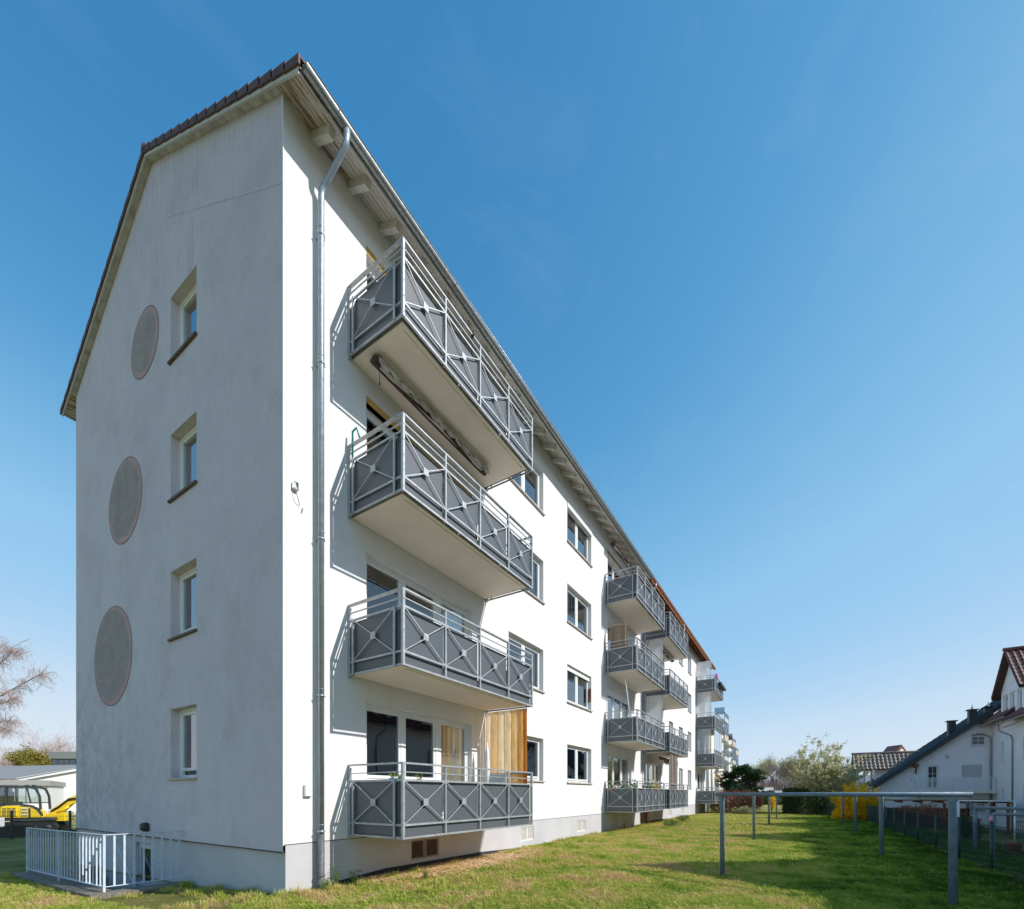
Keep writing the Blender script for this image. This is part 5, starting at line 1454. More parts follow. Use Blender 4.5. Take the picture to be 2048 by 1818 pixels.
window(HG, sx, -17.5, 0.1, R(-90), 1.25, 1.15, [(0.05, 0.6, 0.12), (0.65, 1.2, 0.12)], 0.10, [(0.05, 1.2, 0.1, 1.0, 'curtain_w', 0.1)], True, 'white', bars=(0.5,))
# arched head over the attic window
q = MB(); n = 12; vs = [(sx - 0.012, -18.275, 6.06)]
pts = [(sx - 0.012, -18.275 + 0.43 * math.cos(math.pi * i / n), 6.04 + 0.16 * math.sin(math.pi * i / n)) for i in range(n + 1)]
q.prism(pts, (0.02, 0, 0)); q.build('window_arch', M['glass_dark'], HG)
# balcony
q = MB(); q.box(sx - 1.1, sx - 0.002, -19.0, -14.25, 1.62, 1.80); bb = q.build('balcony', M['concrete'], HG)
for k in range(5):
    y = -14.3 - 1.13 * k; q = MB(); q.bar((sx - 1.08, y, 1.55), (sx - 1.08, y, 2.82), 0.07); q.build('post', M['white'], bb)
for zz, h_ in ((2.80, 0.06), (2.64, 0.035), (1.86, 0.05)):
    q = MB(); q.bar((sx - 1.08, -14.3, zz), (sx - 1.08, -19.0, zz), 0.03, h_); q.bar((sx - 1.08, -14.3, zz), (sx - 0.02, -14.3, zz), 0.03, h_); q.build('rail', M['white'], bb)
q = MB()
for k in range(46):
    y = -14.35 - 0.102 * k; q.bar((sx - 1.08, y, 1.88), (sx - 1.08, y, 2.65), 0.02)
o = q.build('baluster', M['white'], bb); o['kind'] = 'stuff'
# roof chimneys with cladding, vent and cap
for i, (cy, zt_, zb, xx) in enumerate(((-16.95, 7.35, 5.6, sx + 1.0), (-18.1, 8.1, 6.6, sx + 0.8), (-19.05, 8.25, 6.9, sx + 1.0))):
    q = MB(); q.box(xx - 0.25, xx + 0.3, cy - 0.22, cy + 0.22, zb, zt_); ch = q.build('chimney', M['slate'], HG)
    q = MB(); q.box(xx - 0.35, xx + 0.4, cy - 0.33, cy + 0.33, zt_, zt_ + 0.05); q.build('cap', M['slate'], ch)
    if i: q = MB(); q.tube([(xx, cy, zt_ + 0.05), (xx, cy, zt_ + 0.18), (xx, cy, zt_ + 0.45)], [0.09, 0.07, 0.012], 8); q.build('flue', M['galv'], ch)
q = MB(); q.cbox(sx - 0.04, sx, -16.6, -16.4, 4.35, 4.6); q.build('vent_grille', M['shutter'], HG)

# side wing with grey brown tiles left of the long roof
WG = empty('side_wing', (0, 0, 0), 0, 'small wing with grey brown tiled roof left of the long dark roof', 'house wing')
wx = 50.0
q = MB(); q.box(wx - 1.3, wx + 1.3, -20, -12.5, GD, 4.0); q.build('wall', M['hwall'], WG)
tiles_plane(WG, (wx - 1.75, -10.9, 3.78), (0, -6.6, 0), (1.75, 0, 1.50), 22, 5, M['tile_brown'], curve=0.06, thick=0.07)
tiles_plane(WG, (wx + 1.75, -10.9, 3.78), (0, -6.6, 0), (-1.75, 0, 1.50), 12, 5, M['tile_brown'])
q = MB(); q.smooth = True; q.tube([(wx, -10.85, 5.38), (wx, -17.5, 5.38)], 0.09, 8); q.build('ridge_tile', M['tile_brown'], WG)
tiles_plane(WG, (wx - 0.9, -10.3, 2.6), (0, -1.0, 0), (0.9, 0, 1.3), 4, 4, M['tile_brown'], curve=0.06)
for yy in (-11.2, -11.7, -12.2):
    q = MB(); q.bar((wx - 1.3, yy, 0), (wx - 1.3, yy, 3.8), 0.10); q.build('post', M['white'], WG)
q = MB(); q.box(wx - 1.28, wx - 1.26, -12.4, -11.2, 1.4, 3.3); q.build('balcony_glass', M['glass_dark'], WG)
RH = empty('red_roof_house', spot(1804, 85), 0, 'small red roof gable peeking over the grey brown roof', 'house')
q = MB(); q.prism([(-1.6, 1.2, 8.6), (0, 0.0, 10.1), (1.6, -1.2, 8.6)], (2, 1.3, 0)); q.build('gable_wall', M['cream2'], RH)
q = MB(); q.prism([(-2.2, 1.7, 8.1), (-0.0, 0.0, 10.35), (2.2, -1.7, 8.1), (2.2, -1.7, 8.4), (0, 0, 10.75), (-2.2, 1.7, 8.4)], (2.6, 1.8, 0)); q.build('roof', M['tile_red'], RH)
q = MB(); q.prism([(-1.6, 1.2, -1), (1.6, -1.2, -1), (1.6, -1.2, 8.7), (-1.6, 1.2, 8.7)], (2, 1.3, 0)); q.build('wall', M['cream2'], RH)

# ------------------------------------------------------------------ vegetation
def leaf_cloud(name, pts, size, m, parent, seed=0, elong=1.0, up=0.0):
    """many small leaf faces at the given centres (numpy)"""
    r = np.random.RandomState(seed); P_ = np.asarray(pts, dtype=float); n = len(P_)
    d = r.normal(size=(n, 3)); d[:, 2] += up; d /= np.linalg.norm(d, axis=1)[:, None]
    e = np.cross(d, r.normal(size=(n, 3))); e /= np.linalg.norm(e, axis=1)[:, None] + 1e-9
    s_ = size * (0.6 + 0.8 * r.rand(n))[:, None]
    V = np.stack([P_ - e * s_ * 0.5, P_ + d * s_ * elong, P_ + e * s_ * 0.5, P_ - d * s_ * 0.4 * elong], axis=1).reshape(-1, 3)
    me = bpy.data.meshes.new(name); me.vertices.add(4 * n); me.vertices.foreach_set('co', V.ravel())
    me.loops.add(4 * n); me.loops.foreach_set('vertex_index', np.arange(4 * n)); me.polygons.add(n); me.polygons.foreach_set('loop_start', np.arange(0, 4 * n, 4)); me.polygons.foreach_set('loop_total', np.full(n, 4))
    me.update(calc_edges=True); me.materials.append(m)
    o = bpy.data.objects.new(name, me); return link(o, parent)


def branch_tree(mb, p, d, L, r, depth, rr, nchild=3, spread=0.6, droop=0.0, upw=0.1, tips=None, sides=4, seg=3, shrink=0.68):
    pts = [Vector(p)]; dd = Vector(d).normalized(); rad = [r]
    for i in range(seg):
        dd = (dd + Vector((rr.gauss(0, .12), rr.gauss(0, .12), rr.gauss(0, .10) + upw - droop * (0.3 + 0.7 * (i / seg))))).normalized()
        pts.append(pts[-1] + dd * L / seg); rad.append(r * (1 - 0.55 * (i + 1) / seg))
    mb.tube(pts, rad, sides, False)
    if depth == 0:
        if tips is not None: tips.extend(pts[1:])
        return
    for k in range(nchild):
        t = rr.uniform(0.35, 1.0); i = min(seg - 1, int(t * seg)); q = pts[i].lerp(pts[i + 1], t * seg - i)
        a = dd.orthogonal().normalized(); a.rotate(Matrix.Rotation(rr.random() * 6.283, 3, dd))
        nd = (dd * (1 - spread * 0.5) + a * spread * rr.uniform(0.7, 1.3)).normalized()
        branch_tree(mb, q, nd, L * shrink * rr.uniform(0.75, 1.2), max(r * 0.52, 0.004), depth - 1, rr, nchild, spread, droop, upw, tips, max(3, sides - 1), seg, shrink)


def bare_tree(name, loc, h, label, cat, m, seed, depth=4, nchild=4, trunk_h=0.3, spread=0.6, droop=0.0, upw=0.12, r=None, leaf=None, lsize=0.08, ltimes=2, group=None, twig_r=None, kids=None):
    rr = random.Random(seed); t = empty(name, loc, 0, label, cat, group)
    r = r or h * 0.018
    tr = MB(); tr.smooth = True; th = h * trunk_h
    top = Vector((rr.gauss(0, .02) * h, rr.gauss(0, .02) * h, th))
    tr.tube([(0, 0, -0.3), (0, 0, 0.0), tuple(top * 0.5), tuple(top), tuple(top + Vector((0, 0, h * 0.25)))], [r * 1.3, r * 1.1, r, r * 0.85, r * 0.3], 8); tr.build('trunk', m, t)
    mb = MB(); tips = []
    for k in range(kids or nchild + 3):
        a = rr.random() * 6.283; z = th * rr.uniform(0.75, 1.0) + h * 0.22 * rr.random()
        d = Vector((math.cos(a) * spread, math.sin(a) * spread, 1.0 * rr.uniform(0.5, 1.2)))
        branch_tree(mb, (top.x, top.y, z), d, h * 0.33 * rr.uniform(0.8, 1.15), r * 0.55, depth - 1, rr, nchild, spread, droop, upw, tips, 4, 3)
    mb.build('crown', m, t)
    if leaf is not None:
        rs_ = np.random.RandomState(seed); P_ = np.repeat(np.array([tuple(x) for x in tips]), ltimes, axis=0); P_ += rs_.normal(scale=lsize * 1.2, size=P_.shape)
        leaf_cloud('leaves', P_, lsize, leaf, t, seed)
    return t


def shrub(name, loc, rx, ry, h, label, cat, leaf, bark, seed, n=9000, lsize=0.05, lobes=7, stems=8, flat=0.15, elong=1.3, group=None, shell=0.55):
    rr = np.random.RandomState(seed); t = empty(name, loc, 0, label, cat, group)
    mb = MB()
    for k in range(stems):
        a = rr.rand() * 6.28; b = 0.55 * rr.rand()
        mb.tube([(0.1 * math.cos(a) * rx, 0.1 * math.sin(a) * ry, -0.1), (0.3 * math.cos(a) * rx * b * 2, 0.3 * math.sin(a) * ry * b * 2, h * 0.45), (math.cos(a) * rx * b * 1.3, math.sin(a) * ry * b * 1.3, h * 0.85)], [0.02, 0.015, 0.006], 5)
    mb.build('stems', bark, t)
    cs = []
    for k in range(lobes):
        a = rr.rand() * 6.28; q = 0.62 * math.sqrt(rr.rand()); cs.append((math.cos(a) * rx * q, math.sin(a) * ry * q, h * (0.32 + 0.42 * rr.rand()), 0.30 + 0.22 * rr.rand()))
    P_ = []
    per = n // lobes
    for (cx, cy, cz, s_) in cs:
        d = rr.normal(size=(per, 3)); d /= np.linalg.norm(d, axis=1)[:, None]
        rad = (shell + (1 - shell) * rr.rand(per)) * (1 + 0.16 * np.sin(d[:, 0] * 9 + cx) * np.cos(d[:, 2] * 8 + cy)) + rr.exponential(0.05, per)
        q = np.stack([cx + d[:, 0] * rad * rx * s_ * 1.35, cy + d[:, 1] * rad * ry * s_ * 1.35, cz + d[:, 2] * rad * h * s_ * 0.95], axis=1)
        P_.append(q)
    P_ = np.concatenate(P_); P_ = P_[P_[:, 2] > 0.02]
    leaf_cloud('foliage', P_, lsize, leaf, t, seed, elong)
    return t


# pine beside the end of the rear block: trunk, limbs and tufts of needles
def pine(loc, h, rx, label, seed):
    rr = random.Random(seed); t = empty('pine_tree', loc, 0, label, 'pine tree')
    tr = MB(); tr.smooth = True; tr.tube([(0, 0, -0.2), (0.1, 0, 1.0), (0.0, 0.1, h * 0.6), (0, 0, h * 0.9)], [0.16, 0.13, 0.09, 0.03], 8); tr.build('trunk', M['bark'], t)
    mb = MB(); C_ = []
    for k in range(46):
        z = h * (0.28 + 0.66 * rr.random()); a = rr.random() * 6.28; L_ = rx * (1.05 - 0.75 * max(0, (z / h - 0.35)) / 0.65) * rr.uniform(0.65, 1.05)
        tip = Vector((math.cos(a) * L_, math.sin(a) * L_, z + L_ * rr.uniform(0.0, 0.32)))
        mb.tube([(0, 0, z - 0.2), (tip.x * 0.5, tip.y * 0.5, z), tuple(tip)], [0.05, 0.03, 0.012], 4)
        for j in range(12):
            f = rr.uniform(0.4, 1.05); C_.append((tip.x * f + rr.gauss(0, .16), tip.y * f + rr.gauss(0, .16), z + (tip.z - z) * f + rr.gauss(0.05, .12)))
    mb.build('limbs', M['bark'], t)
    rs_ = np.random.RandomState(seed); C_ = np.array(C_); per = 60
    base = np.repeat(C_, per, axis=0); d = rs_.normal(size=base.shape); d[:, 2] = np.abs(d[:, 2]) * 0.9; d /= np.linalg.norm(d, axis=1)[:, None]
    P_ = base + d * (0.27 * rs_.rand(len(base))[:, None] ** 0.6)
    leaf_cloud('needles', P_, 0.055, M['leaf_pine'], t, seed, 2.2, 0.5)
    return t


pine((42.7, -2.25, 0), 4.1, 2.4, 'dark green pine with tufted crown beside the far end of the long facade', 5)
shrub('reddish_hedge', (36.9, -2.0, 0), 2.4, 1.6, 1.75, 'low reddish brown hedge bushes below the dark pine', 'hedge', M['leaf_red'], M['bark'], 21, 9000, 0.055, 10)
shrub('reddish_hedge', (38.6, -3.1, 0), 1.2, 1.0, 1.7, 'smaller reddish brown bush right of the hedge under the pine', 'hedge', M['leaf_red'], M['bark'], 22, 4000, 0.055, 5)
shrub('dry_plants', (35.2, -2.9, 0), 1.0, 0.8, 0.6, 'straw coloured low plants at the foot of the reddish hedge', 'plants', M['leaf_pale'], M['bark'], 23, 1800, 0.05, 5)
shrub('forsythia_bush', (42.5, -4.6, 0), 0.5, 0.4, 1.3, 'small yellow flowering bush far back between the first two thin posts', 'bush', M['leaf_yellow'], M['bark'], 24, 900, 0.05, 3)
# clipped hedge
t = empty('clipped_hedge', (37.2, -6.6, 0), 0, 'dark clipped evergreen hedge block left of the pale spring bush', 'hedge')
rs_ = np.random.RandomState(3); n = 9000
u = rs_.rand(n, 3); face = rs_.randint(0, 3, n)
P_ = np.stack([u[:, 0] * 3.0, (u[:, 1] - 0.5) * 1.9, u[:, 2] * 1.95], axis=1)
P_[face == 0, 0] = 0.06 * rs_.randn((face == 0).sum()); P_[face == 1, 1] = 0.95 + 0.06 * rs_.randn((face == 1).sum()); P_[face == 2, 2] = 1.95 + 0.06 * rs_.randn((face == 2).sum())
leaf_cloud('foliage', P_, 0.05, M['leaf_hedge'], t, 4)
q = MB(); q.box(0.12, 2.9, -0.85, 0.85, 0, 1.85); q.build('stems', M['leaf_hedge'], t)
# long dark hedge further away behind the far lawn
t = empty('far_hedge', spot(1560, 66), YAW - R(90), 'long dark hedge closing the far lawn below the white wall', 'hedge')
P_ = np.stack([(rs_.rand(7000) - 0.5) * 9, rs_.randn(7000) * 0.3, rs_.rand(7000) * 1.6], axis=1); leaf_cloud('foliage', P_, 0.13, M['leaf_hedge'], t, 9)

# pale spring bush: many upright arching shoots with small pale leaves
def arching_bush(loc, h, rx, label, leaf, seed, shoots=46, lsize=0.05, name='spring_bush', bark='leaf_pale', lean=0.75, ln=26, base_leaf=5000):
    rr = random.Random(seed); t = empty(name, loc, 0, label, 'bush')
    mb = MB(); L = []
    for k in range(shoots):
        a = rr.random() * 6.28; sp = lean * rr.random() ** 0.8; H_ = h * rr.uniform(0.55, 1.0) * (1.0 - 0.25 * sp)
        p = Vector((rr.gauss(0, .15) * rx, rr.gauss(0, .15) * rx, 0)); pts = [p.copy()]; d = Vector((math.cos(a) * sp * 0.7, math.sin(a) * sp * 0.7, 1)).normalized()
        for i in range(6):
            p = p + d * (H_ / 6 * 1.1); pts.append(p.copy()); d = (d + Vector((math.cos(a) * 0.10 * sp + rr.gauss(0, .05), math.sin(a) * 0.10 * sp + rr.gauss(0, .05), -0.04 * sp))).normalized()
            if i > 1:
                for s_ in range(3):
                    b = rr.random() * 6.28; e = (d + Vector((math.cos(b), math.sin(b), 0.3)) * 0.9).normalized(); LL = H_ * 0.16 * rr.random() + 0.08
                    mb.tube([p, p + e * LL], [0.006, 0.003], 3, False)
                    for z_ in range(5): L.append(tuple(p + e * LL * rr.random()))
            for z_ in range(ln // 6): L.append(tuple(p + Vector((rr.gauss(0, .03), rr.gauss(0, .03), rr.gauss(0, .08)))))
        mb.tube(pts, [0.022, 0.019, 0.016, 0.013, 0.010, 0.007, 0.004], 4, False)
    mb.build('shoots', M[bark], t)
    rs_ = np.random.RandomState(seed); L = np.repeat(np.array(L), 3, axis=0); L += rs_.normal(scale=0.05, size=L.shape)
    d = rs_.normal(size=(base_leaf, 3)); d /= np.linalg.norm(d, axis=1)[:, None]; rad = rs_.rand(base_leaf) ** 0.4
    Bp = np.stack([d[:, 0] * rad * rx * 0.75, d[:, 1] * rad * rx * 0.75, np.abs(d[:, 2] * rad) * h * 0.5 + 0.05], axis=1)
    leaf_cloud('leaves', np.concatenate([L, Bp]), lsize, leaf, t, seed, 1.5)
    return t
arching_bush((38.0, -8.3, 0), 5.2, 2.5, 'tall pale spring bush with long upright shoots in front of the houses', M['leaf_pale'], 31, 110, 0.065, base_leaf=11000)
shrub('green_bush', (36.4, -7.6, 0), 1.3, 0.9, 1.7, 'leafy green bush with pale blossoms between the clipped hedge and the forsythia', 'bush', M['leaf_hedge'], M['bark'], 33, 4000, 0.05, 6)
arching_bush((30.2, -9.6, 0), 2.15, 1.7, 'large bright yellow forsythia bush in front of the long roofed house', M['leaf_yellow'], 41, 80, 0.042, 'forsythia_bush', 'timber', 0.9, 60, 12000)

# tree belt on the horizon, right part
k = 0
for (u, d, h, mt_, lf, lab) in (
        (1528, 150, 13, 'bark_far', 'leaf_pale', 'pale green budding tree at the left end of the distant tree line'),
        (1547, 140, 12, 'bark_far', None, 'bare reddish tree in the distant line, second from the pine'),
        (1566, 135, 13.5, 'bark_far', None, 'tallest bare tree in the middle of the distant tree line'),
        (1583, 140, 12.5, 'bark_far', 'leaf_olive', 'yellowish willow in the distant tree line left of the pale bush'),
        (1602, 150, 12, 'bark_far', None, 'bare distant tree partly behind the pale spring bush'),
        (1640, 150, 11.5, 'bark_far', None, 'bare distant tree behind the middle of the pale bush'),
        (1510, 160, 12, 'bark_far', None, 'bare distant tree just right of the pine top'),
        (1680, 150, 12, 'bark_far', None, 'bare distant tree behind the right side of the pale bush')):
    p = spot(u, d); bare_tree('distant_tree', p, h, lab, 'tree', M[mt_], 60 + k, 4, 5, 0.25, 0.5, 0.0, 0.16, r=0.16, leaf=M[lf] if lf else None, lsize=0.30, ltimes=1, group='distant trees on the horizon'); k += 1
mbw = MB(); rr = random.Random(8)
for i in range(420):
    p = spot(rr.uniform(1495, 1720), rr.uniform(170, 210)); a = rr.random() * 6.28; h = rr.uniform(5, 10)
    for j in range(6):
        b = rr.random() * 6.28; mbw.tube([(p[0], p[1], 0.5), (p[0] + math.cos(b) * 0.8, p[1] + math.sin(b) * 0.8, h * 0.6), (p[0] + math.cos(b) * 2.2 * rr.random(), p[1] + math.sin(b) * 2.2 * rr.random(), h)], [0.10, 0.06, 0.02], 3, False)
o = mbw.build('far_woodland', M['bark_far']); tag(o, kind='stuff')
mbw = MB()
for i in range(420):
    p = spot(rr.uniform(-120, 190), rr.uniform(120, 160)); h = rr.uniform(5, 11)
    for j in range(6):
        b = rr.random() * 6.28; mbw.tube([(p[0], p[1], 0), (p[0] + math.cos(b) * 0.8, p[1] + math.sin(b) * 0.8, h * 0.6), (p[0] + math.cos(b) * 2.4 * rr.random(), p[1] + math.sin(b) * 2.4 * rr.random(), h)], [0.10, 0.06, 0.02], 3, False)
o = mbw.build('far_woodland', M['bark_far']); tag(o, kind='stuff')

# white flat buildings at the far end of the lawn
t = empty('flat_building', spot(1545, 95), YAW - R(90), 'long low white building with a red brown roof edge behind the far lawn', 'building')
q = MB(); q.box(-4.2, 0.2, 0, 8, 0, 3.0); q.box(0.25, 3.6, 1, 8, 0, 2.3); q.box(-9, 6, -2, -1.7, 0, 1.95); q.build('wall', M['hwall'], t)
q = MB(); q.box(-4.4, 0.3, -0.1, 8, 3.0, 3.12); q.box(0.3, 3.8, 0.9, 8, 2.3, 2.42); q.build('roof_edge', M['timber'], t)

# ------------------------------------------------------------------ wire fence and garden things on the right
fp = [-0.5, 2.0, 4.3, 6.5, 8.8, 11.03, 13.28, 15.6, 17.8, 20.1, 22.3, 24.6, 26.8, 29.0]
FN = empty('wire_fence', (8.8, -10.0, 0), 0, 'dark green wire mesh fence on round posts along the right side of the lawn', 'fence')
for x in fp:
    q = MB(); q.smooth = True; q.tube([(x - 8.8, 0, -0.15), (x - 8.8, 0, 0.99)], 0.026, 10); q.tube([(x - 8.8, 0, 0.99), (x - 8.8, 0, 1.005)], 0.03, 10); q.build('post', M['green_post'], FN)
for zz in (0.04, 0.50, 0.93):
    q = MB(); q.tube([(fp[0] - 8.8, -0.03, zz), (fp[-1] - 8.8, -0.03, zz)], 0.0022, 4, False); q.build('tension_wire', M['dgreen'], FN)
q = MB(); x = fp[0] - 8.8; hgt = 0.88; pitch = 0.066
while x < fp[-1] - 8.8:
    for sg in (1, -1):
        x1 = x + sg * hgt
        a = (x, -0.033 + 0.002 * sg, 0.05); b = (x1, -0.033 + 0.002 * sg, 0.05 + hgt)
        q.add([(a[0] - 0.0024, a[1], a[2]), (a[0] + 0.0024, a[1], a[2]), (b[0] + 0.0024, b[1], b[2]), (b[0] - 0.0024, b[1], b[2])], [(0, 1, 2, 3)])
        q.add([(a[0], a[1] - 0.0024, a[2]), (a[0], a[1] + 0.0024, a[2]), (b[0], b[1] + 0.0024, b[2]), (b[0], b[1] - 0.0024, b[2])], [(0, 1, 2, 3)])
    x += pitch
o = q.build('wire_mesh', M['dgreen'], FN); o['kind'] = 'stuff'
q = MB(); q.smooth = True; q.tube([(8.87, -10.0, 1.0), (8.87, -10.01, 1.05), (8.9, -10.02, 1.08), (8.95, -10.03, 1.05)], [0.02, 0.03, 0.032, 0.015], 8); o = q.build('pink_cap', M['pink']); tag(o, 'small pink bird shaped cap stuck on the near fence post', 'ornament')

# grey frames with bars beyond the fence
def frame(x, y, x2, y2, z, r, lab, m='galvd', single=False):
    t = empty('drying_frame', (x, y, gz(x, y)), 0, lab, 'frame', 'drying frames behind the wire fence')
    dx, dy = x2 - x, y2 - y; g = gz(x, y)
    for (a, b) in ((0, 0), (dx, dy)):
        q = MB(); q.smooth = True; q.tube([(a, b, -0.2), (a, b, z - g)], r, 10); q.build('post', M[m], t)
    q = MB(); q.smooth = True; q.tube([(0, 0, z - g), (dx, dy, z - g)], r, 10); q.build('crossbar', M[m], t)
frame(13.7, -10.9, 11.2, -14.0, 1.18, 0.045, 'rusty drying frame right behind the fence, the one with the farther post')
frame(11.5, -10.7, 9.6, -13.2, 1.08, 0.042, 'rusty drying frame right behind the fence, the one nearer the viewer')
frame(21.8, -12.3, 21.0, -13.7, 1.28, 0.03, 'thin white metal frame beyond the fence near the dark pergola', 'white')
# pergola
PG = empty('pergola', (38.5, -15.8, GD), 0, 'dark timber pergola with a flat roof under the balcony of the long roofed house', 'pergola')
q = MB(); q.box(-1.4, 1.4, -2.3, 4.3, 2.09, 2.16); q.build('roof', M['timber'], PG)
for k in range(7): q = MB(); q.box(-1.5, 1.5, -2.2 + k * 1.05, -2.12 + k * 1.05, 1.96, 2.088); q.build('beam', M['timber'], PG)
for (px, py) in ((-1.3, -2.1), (-1.3, 0.9), (-1.3, 4.1), (1.3, -2.1), (1.3, 4.1)):
    q = MB(); q.box(px - 0.07, px + 0.07, py - 0.07, py + 0.07, 0, 1.955); q.build('post', M['timber'], PG)
for k in range(22): q = MB(); q.box(1.2, 1.23, -0.9 + k * 0.25, -0.9 + k * 0.25 + 0.235, 0, 1.55); q.build('board', M['timber'], PG)
shrub('dark_hedge', (33.5, -12.9, -0.6), 2.6, 1.0, 1.45, 'dark reddish hedge behind the wire fence beside the forsythia', 'hedge', M['leaf_red'], M['bark'], 51, 6000, 0.06, 9)
shrub('green_bush', (25.0, -13.0, -0.6), 0.9, 0.7, 1.35, 'round green bush behind the wire fence in the garden', 'bush', M['leaf_hedge'], M['bark'], 52, 2500, 0.05, 4)
shrub('green_bush', (19.5, -14.2, -0.8), 0.8, 0.6, 1.3, 'leafy bush near the clay pots behind the fence', 'bush', M['leaf_hedge'], M['bark'], 53, 2200, 0.05, 4)
for i, (px, py, r_, h_, m_, lab) in enumerate(((18.6, -13.0, 0.22, 0.42, 'terracotta', 'large terracotta pot beyond the fence left of the green box'), (17.4, -13.3, 0.16, 0.25, 'terracotta', 'small terracotta pot beside the large one'), (15.9, -14.8, 0.3, 0.3, 'terracotta', 'wide terracotta trough near the house railing'))):
    t = empty('flower_pot', (px, py, gz(px, py)), 0, lab, 'flower pot'); q = MB(); q.smooth = True; q.tube([(0, 0, 0), (0, 0, h_ * 0.85), (0, 0, h_ * 0.86), (0, 0, h_)], [r_ * 0.7, r_ * 0.95, r_ * 1.05, r_ * 1.08], 14); q.build('pot', M[m_], t); q = MB(); q.tube([(0, 0, h_), (0, 0, h_ + 0.005)], r_ * 0.95, 14); q.build('soil', M['rust'], t)
t = empty('garden_box', (17.3, -14.2, gz(17.3, -14.2)), 0, 'green slatted storage cart beyond the fence', 'garden box')
for k in range(9): q = MB(); q.box(-0.7 + k * 0.16, -0.56 + k * 0.16, -0.3, -0.27, 0.3, 0.85); q.build('slat', M['greenp'], t)
q = MB(); q.box(-0.7, 0.74, -0.26, 0.3, 0.28, 0.84); q.build('body', M['greenp'], t)
q = MB(); q.smooth = True; q.tube([(0.5, -0.32, 0.2), (0.5, -0.26, 0.2)], 0.2, 16); q.build('wheel', M['black'], t)
t = empty('red_table', (28.5, -13.9, gz(28.5, -13.9)), 0, 'red topped garden table standing behind the fence near the pergola', 'table')
q = MB(); q.cbox(-0.9, 0.9, -0.5, 0.5, 0.95, 1.0); q.build('tabletop', M['red'], t)
for sx_ in (-0.8, 0.8):
    for sy_ in (-0.4, 0.4): q = MB(); q.box(sx_ - 0.03, sx_ + 0.03, sy_ - 0.03, sy_ + 0.03, 0, 0.95); q.build('leg', M['dark'], t)
t = empty('house_railing', (31.5, -17.6, GD), 0, 'low grey railing in front of the nearest visible row house', 'railing')
for zz in (0.95, 0.12): q = MB(); q.bar((-3.4, 0, zz), (3.4, 0, zz), 0.05); q.build('rail', M['galvd'], t)
for k in range(24): q = MB(); q.bar((-3.4 + k * 0.295, 0, 0), (-3.4 + k * 0.295, 0, 0.95), 0.02 if k % 6 else 0.05); q.build('baluster', M['galvd'], t)

# daffodils and weeds
t = empty('daffodils', (11.1, -6.9, 0.02), 0, 'clump of daffodil leaves with buds standing in the shaded lawn', 'daffodils')
q = MB()
for i in range(26):
    a = rnd.random() * 6.28; r_ = 0.12 * rnd.random(); l = rnd.uniform(0.04, 0.12); h_ = rnd.uniform(0.18, 0.30); bx_, by_ = r_ * math.cos(a), r_ * math.sin(a)
    q.add([(bx_ - 0.006, by_, 0), (bx_ + 0.006, by_, 0), (bx_ + math.cos(a) * l + 0.004, by_ + math.sin(a) * l, h_), (bx_ + math.cos(a) * l - 0.004, by_ + math.sin(a) * l, h_)], [(0, 1, 2, 3)])
q.build('leaves', M['leaf_weed'], t)
def weed(x, y, h, seed, lab, n=120, spread=0.13):
    t = empty('weed', (x, y, gz(x, y)), 0, lab, 'weed'); rr = random.Random(seed); q = MB(); P_ = []
    for k in range(9):
        a = rr.random() * 6.28; tx, ty = math.cos(a) * spread * rr.random(), math.sin(a) * spread * rr.random(); hh = h * rr.uniform(0.5, 1)
        q.tube([(0, 0, 0), (tx * 0.5, ty * 0.5, hh * 0.5), (tx, ty, hh)], [0.004, 0.003, 0.002], 4, False)
        for j in range(n // 9): f = rr.uniform(0.25, 1.0); P_.append((tx * f + rr.gauss(0, .02), ty * f + rr.gauss(0, .02), hh * f))
    q.build('stems', M['leaf_weed'], t); leaf_cloud('leaves', P_, 0.014, M['leaf_weed'], t, seed, 1.4)
weed(0.78, -0.22, 0.42, 1, 'tall thin weed growing beside the foot of the downpipe', 200)
weed(0.55, -0.30, 0.25, 2, 'low weed just in front of the downpipe foot', 140)
weed(1.05, -0.35, 0.30, 3, 'weed right of the tall one by the downpipe', 140)
weed(2.1, -1.0, 0.22, 4, 'small weed at the left edge of the wood chips', 110)
weed(15.1, -0.35, 0.45, 5, 'weed under the second lowest balcony near the wall', 130)
shrub('weed_clump', (18.4, -1.6, 0), 0.9, 0.5, 0.32, 'low leafy weed patch near the joint of the two blocks', 'weeds', M['leaf_weed'], M['bark'], 61, 900, 0.03, 5, 3)
shrub('weed_clump', (22.6, -1.2, 0), 0.8, 0.5, 0.35, 'bright green weed patch below the rear block first column', 'weeds', M['leaf_weed'], M['bark'], 62, 800, 0.03, 5, 3)
shrub('dead_climber', (18.75, -0.25, 0), 0.2, 0.2, 1.1, 'dark dried climber at the foot of the joint downpipe', 'climber', M['leaf_red'], M['rust'], 63, 500, 0.04, 4, 10)
dz = MB()
rr = random.Random(12)
for i in range(420):
    p = (rr.uniform(-3.5, 14), rr.uniform(-9.3, -0.8)); z = gz(*p) + rr.uniform(0.05, 0.075); s_ = rr.uniform(0.005, 0.011)
    dz.add([(p[0] + s_ * math.cos(a), p[1] + s_ * math.sin(a), z) for a in [j * 1.0472 for j in range(6)]], [(0, 1, 2, 3, 4, 5)])
o = dz.build('daisies', M['white']); tag(o, kind='stuff')

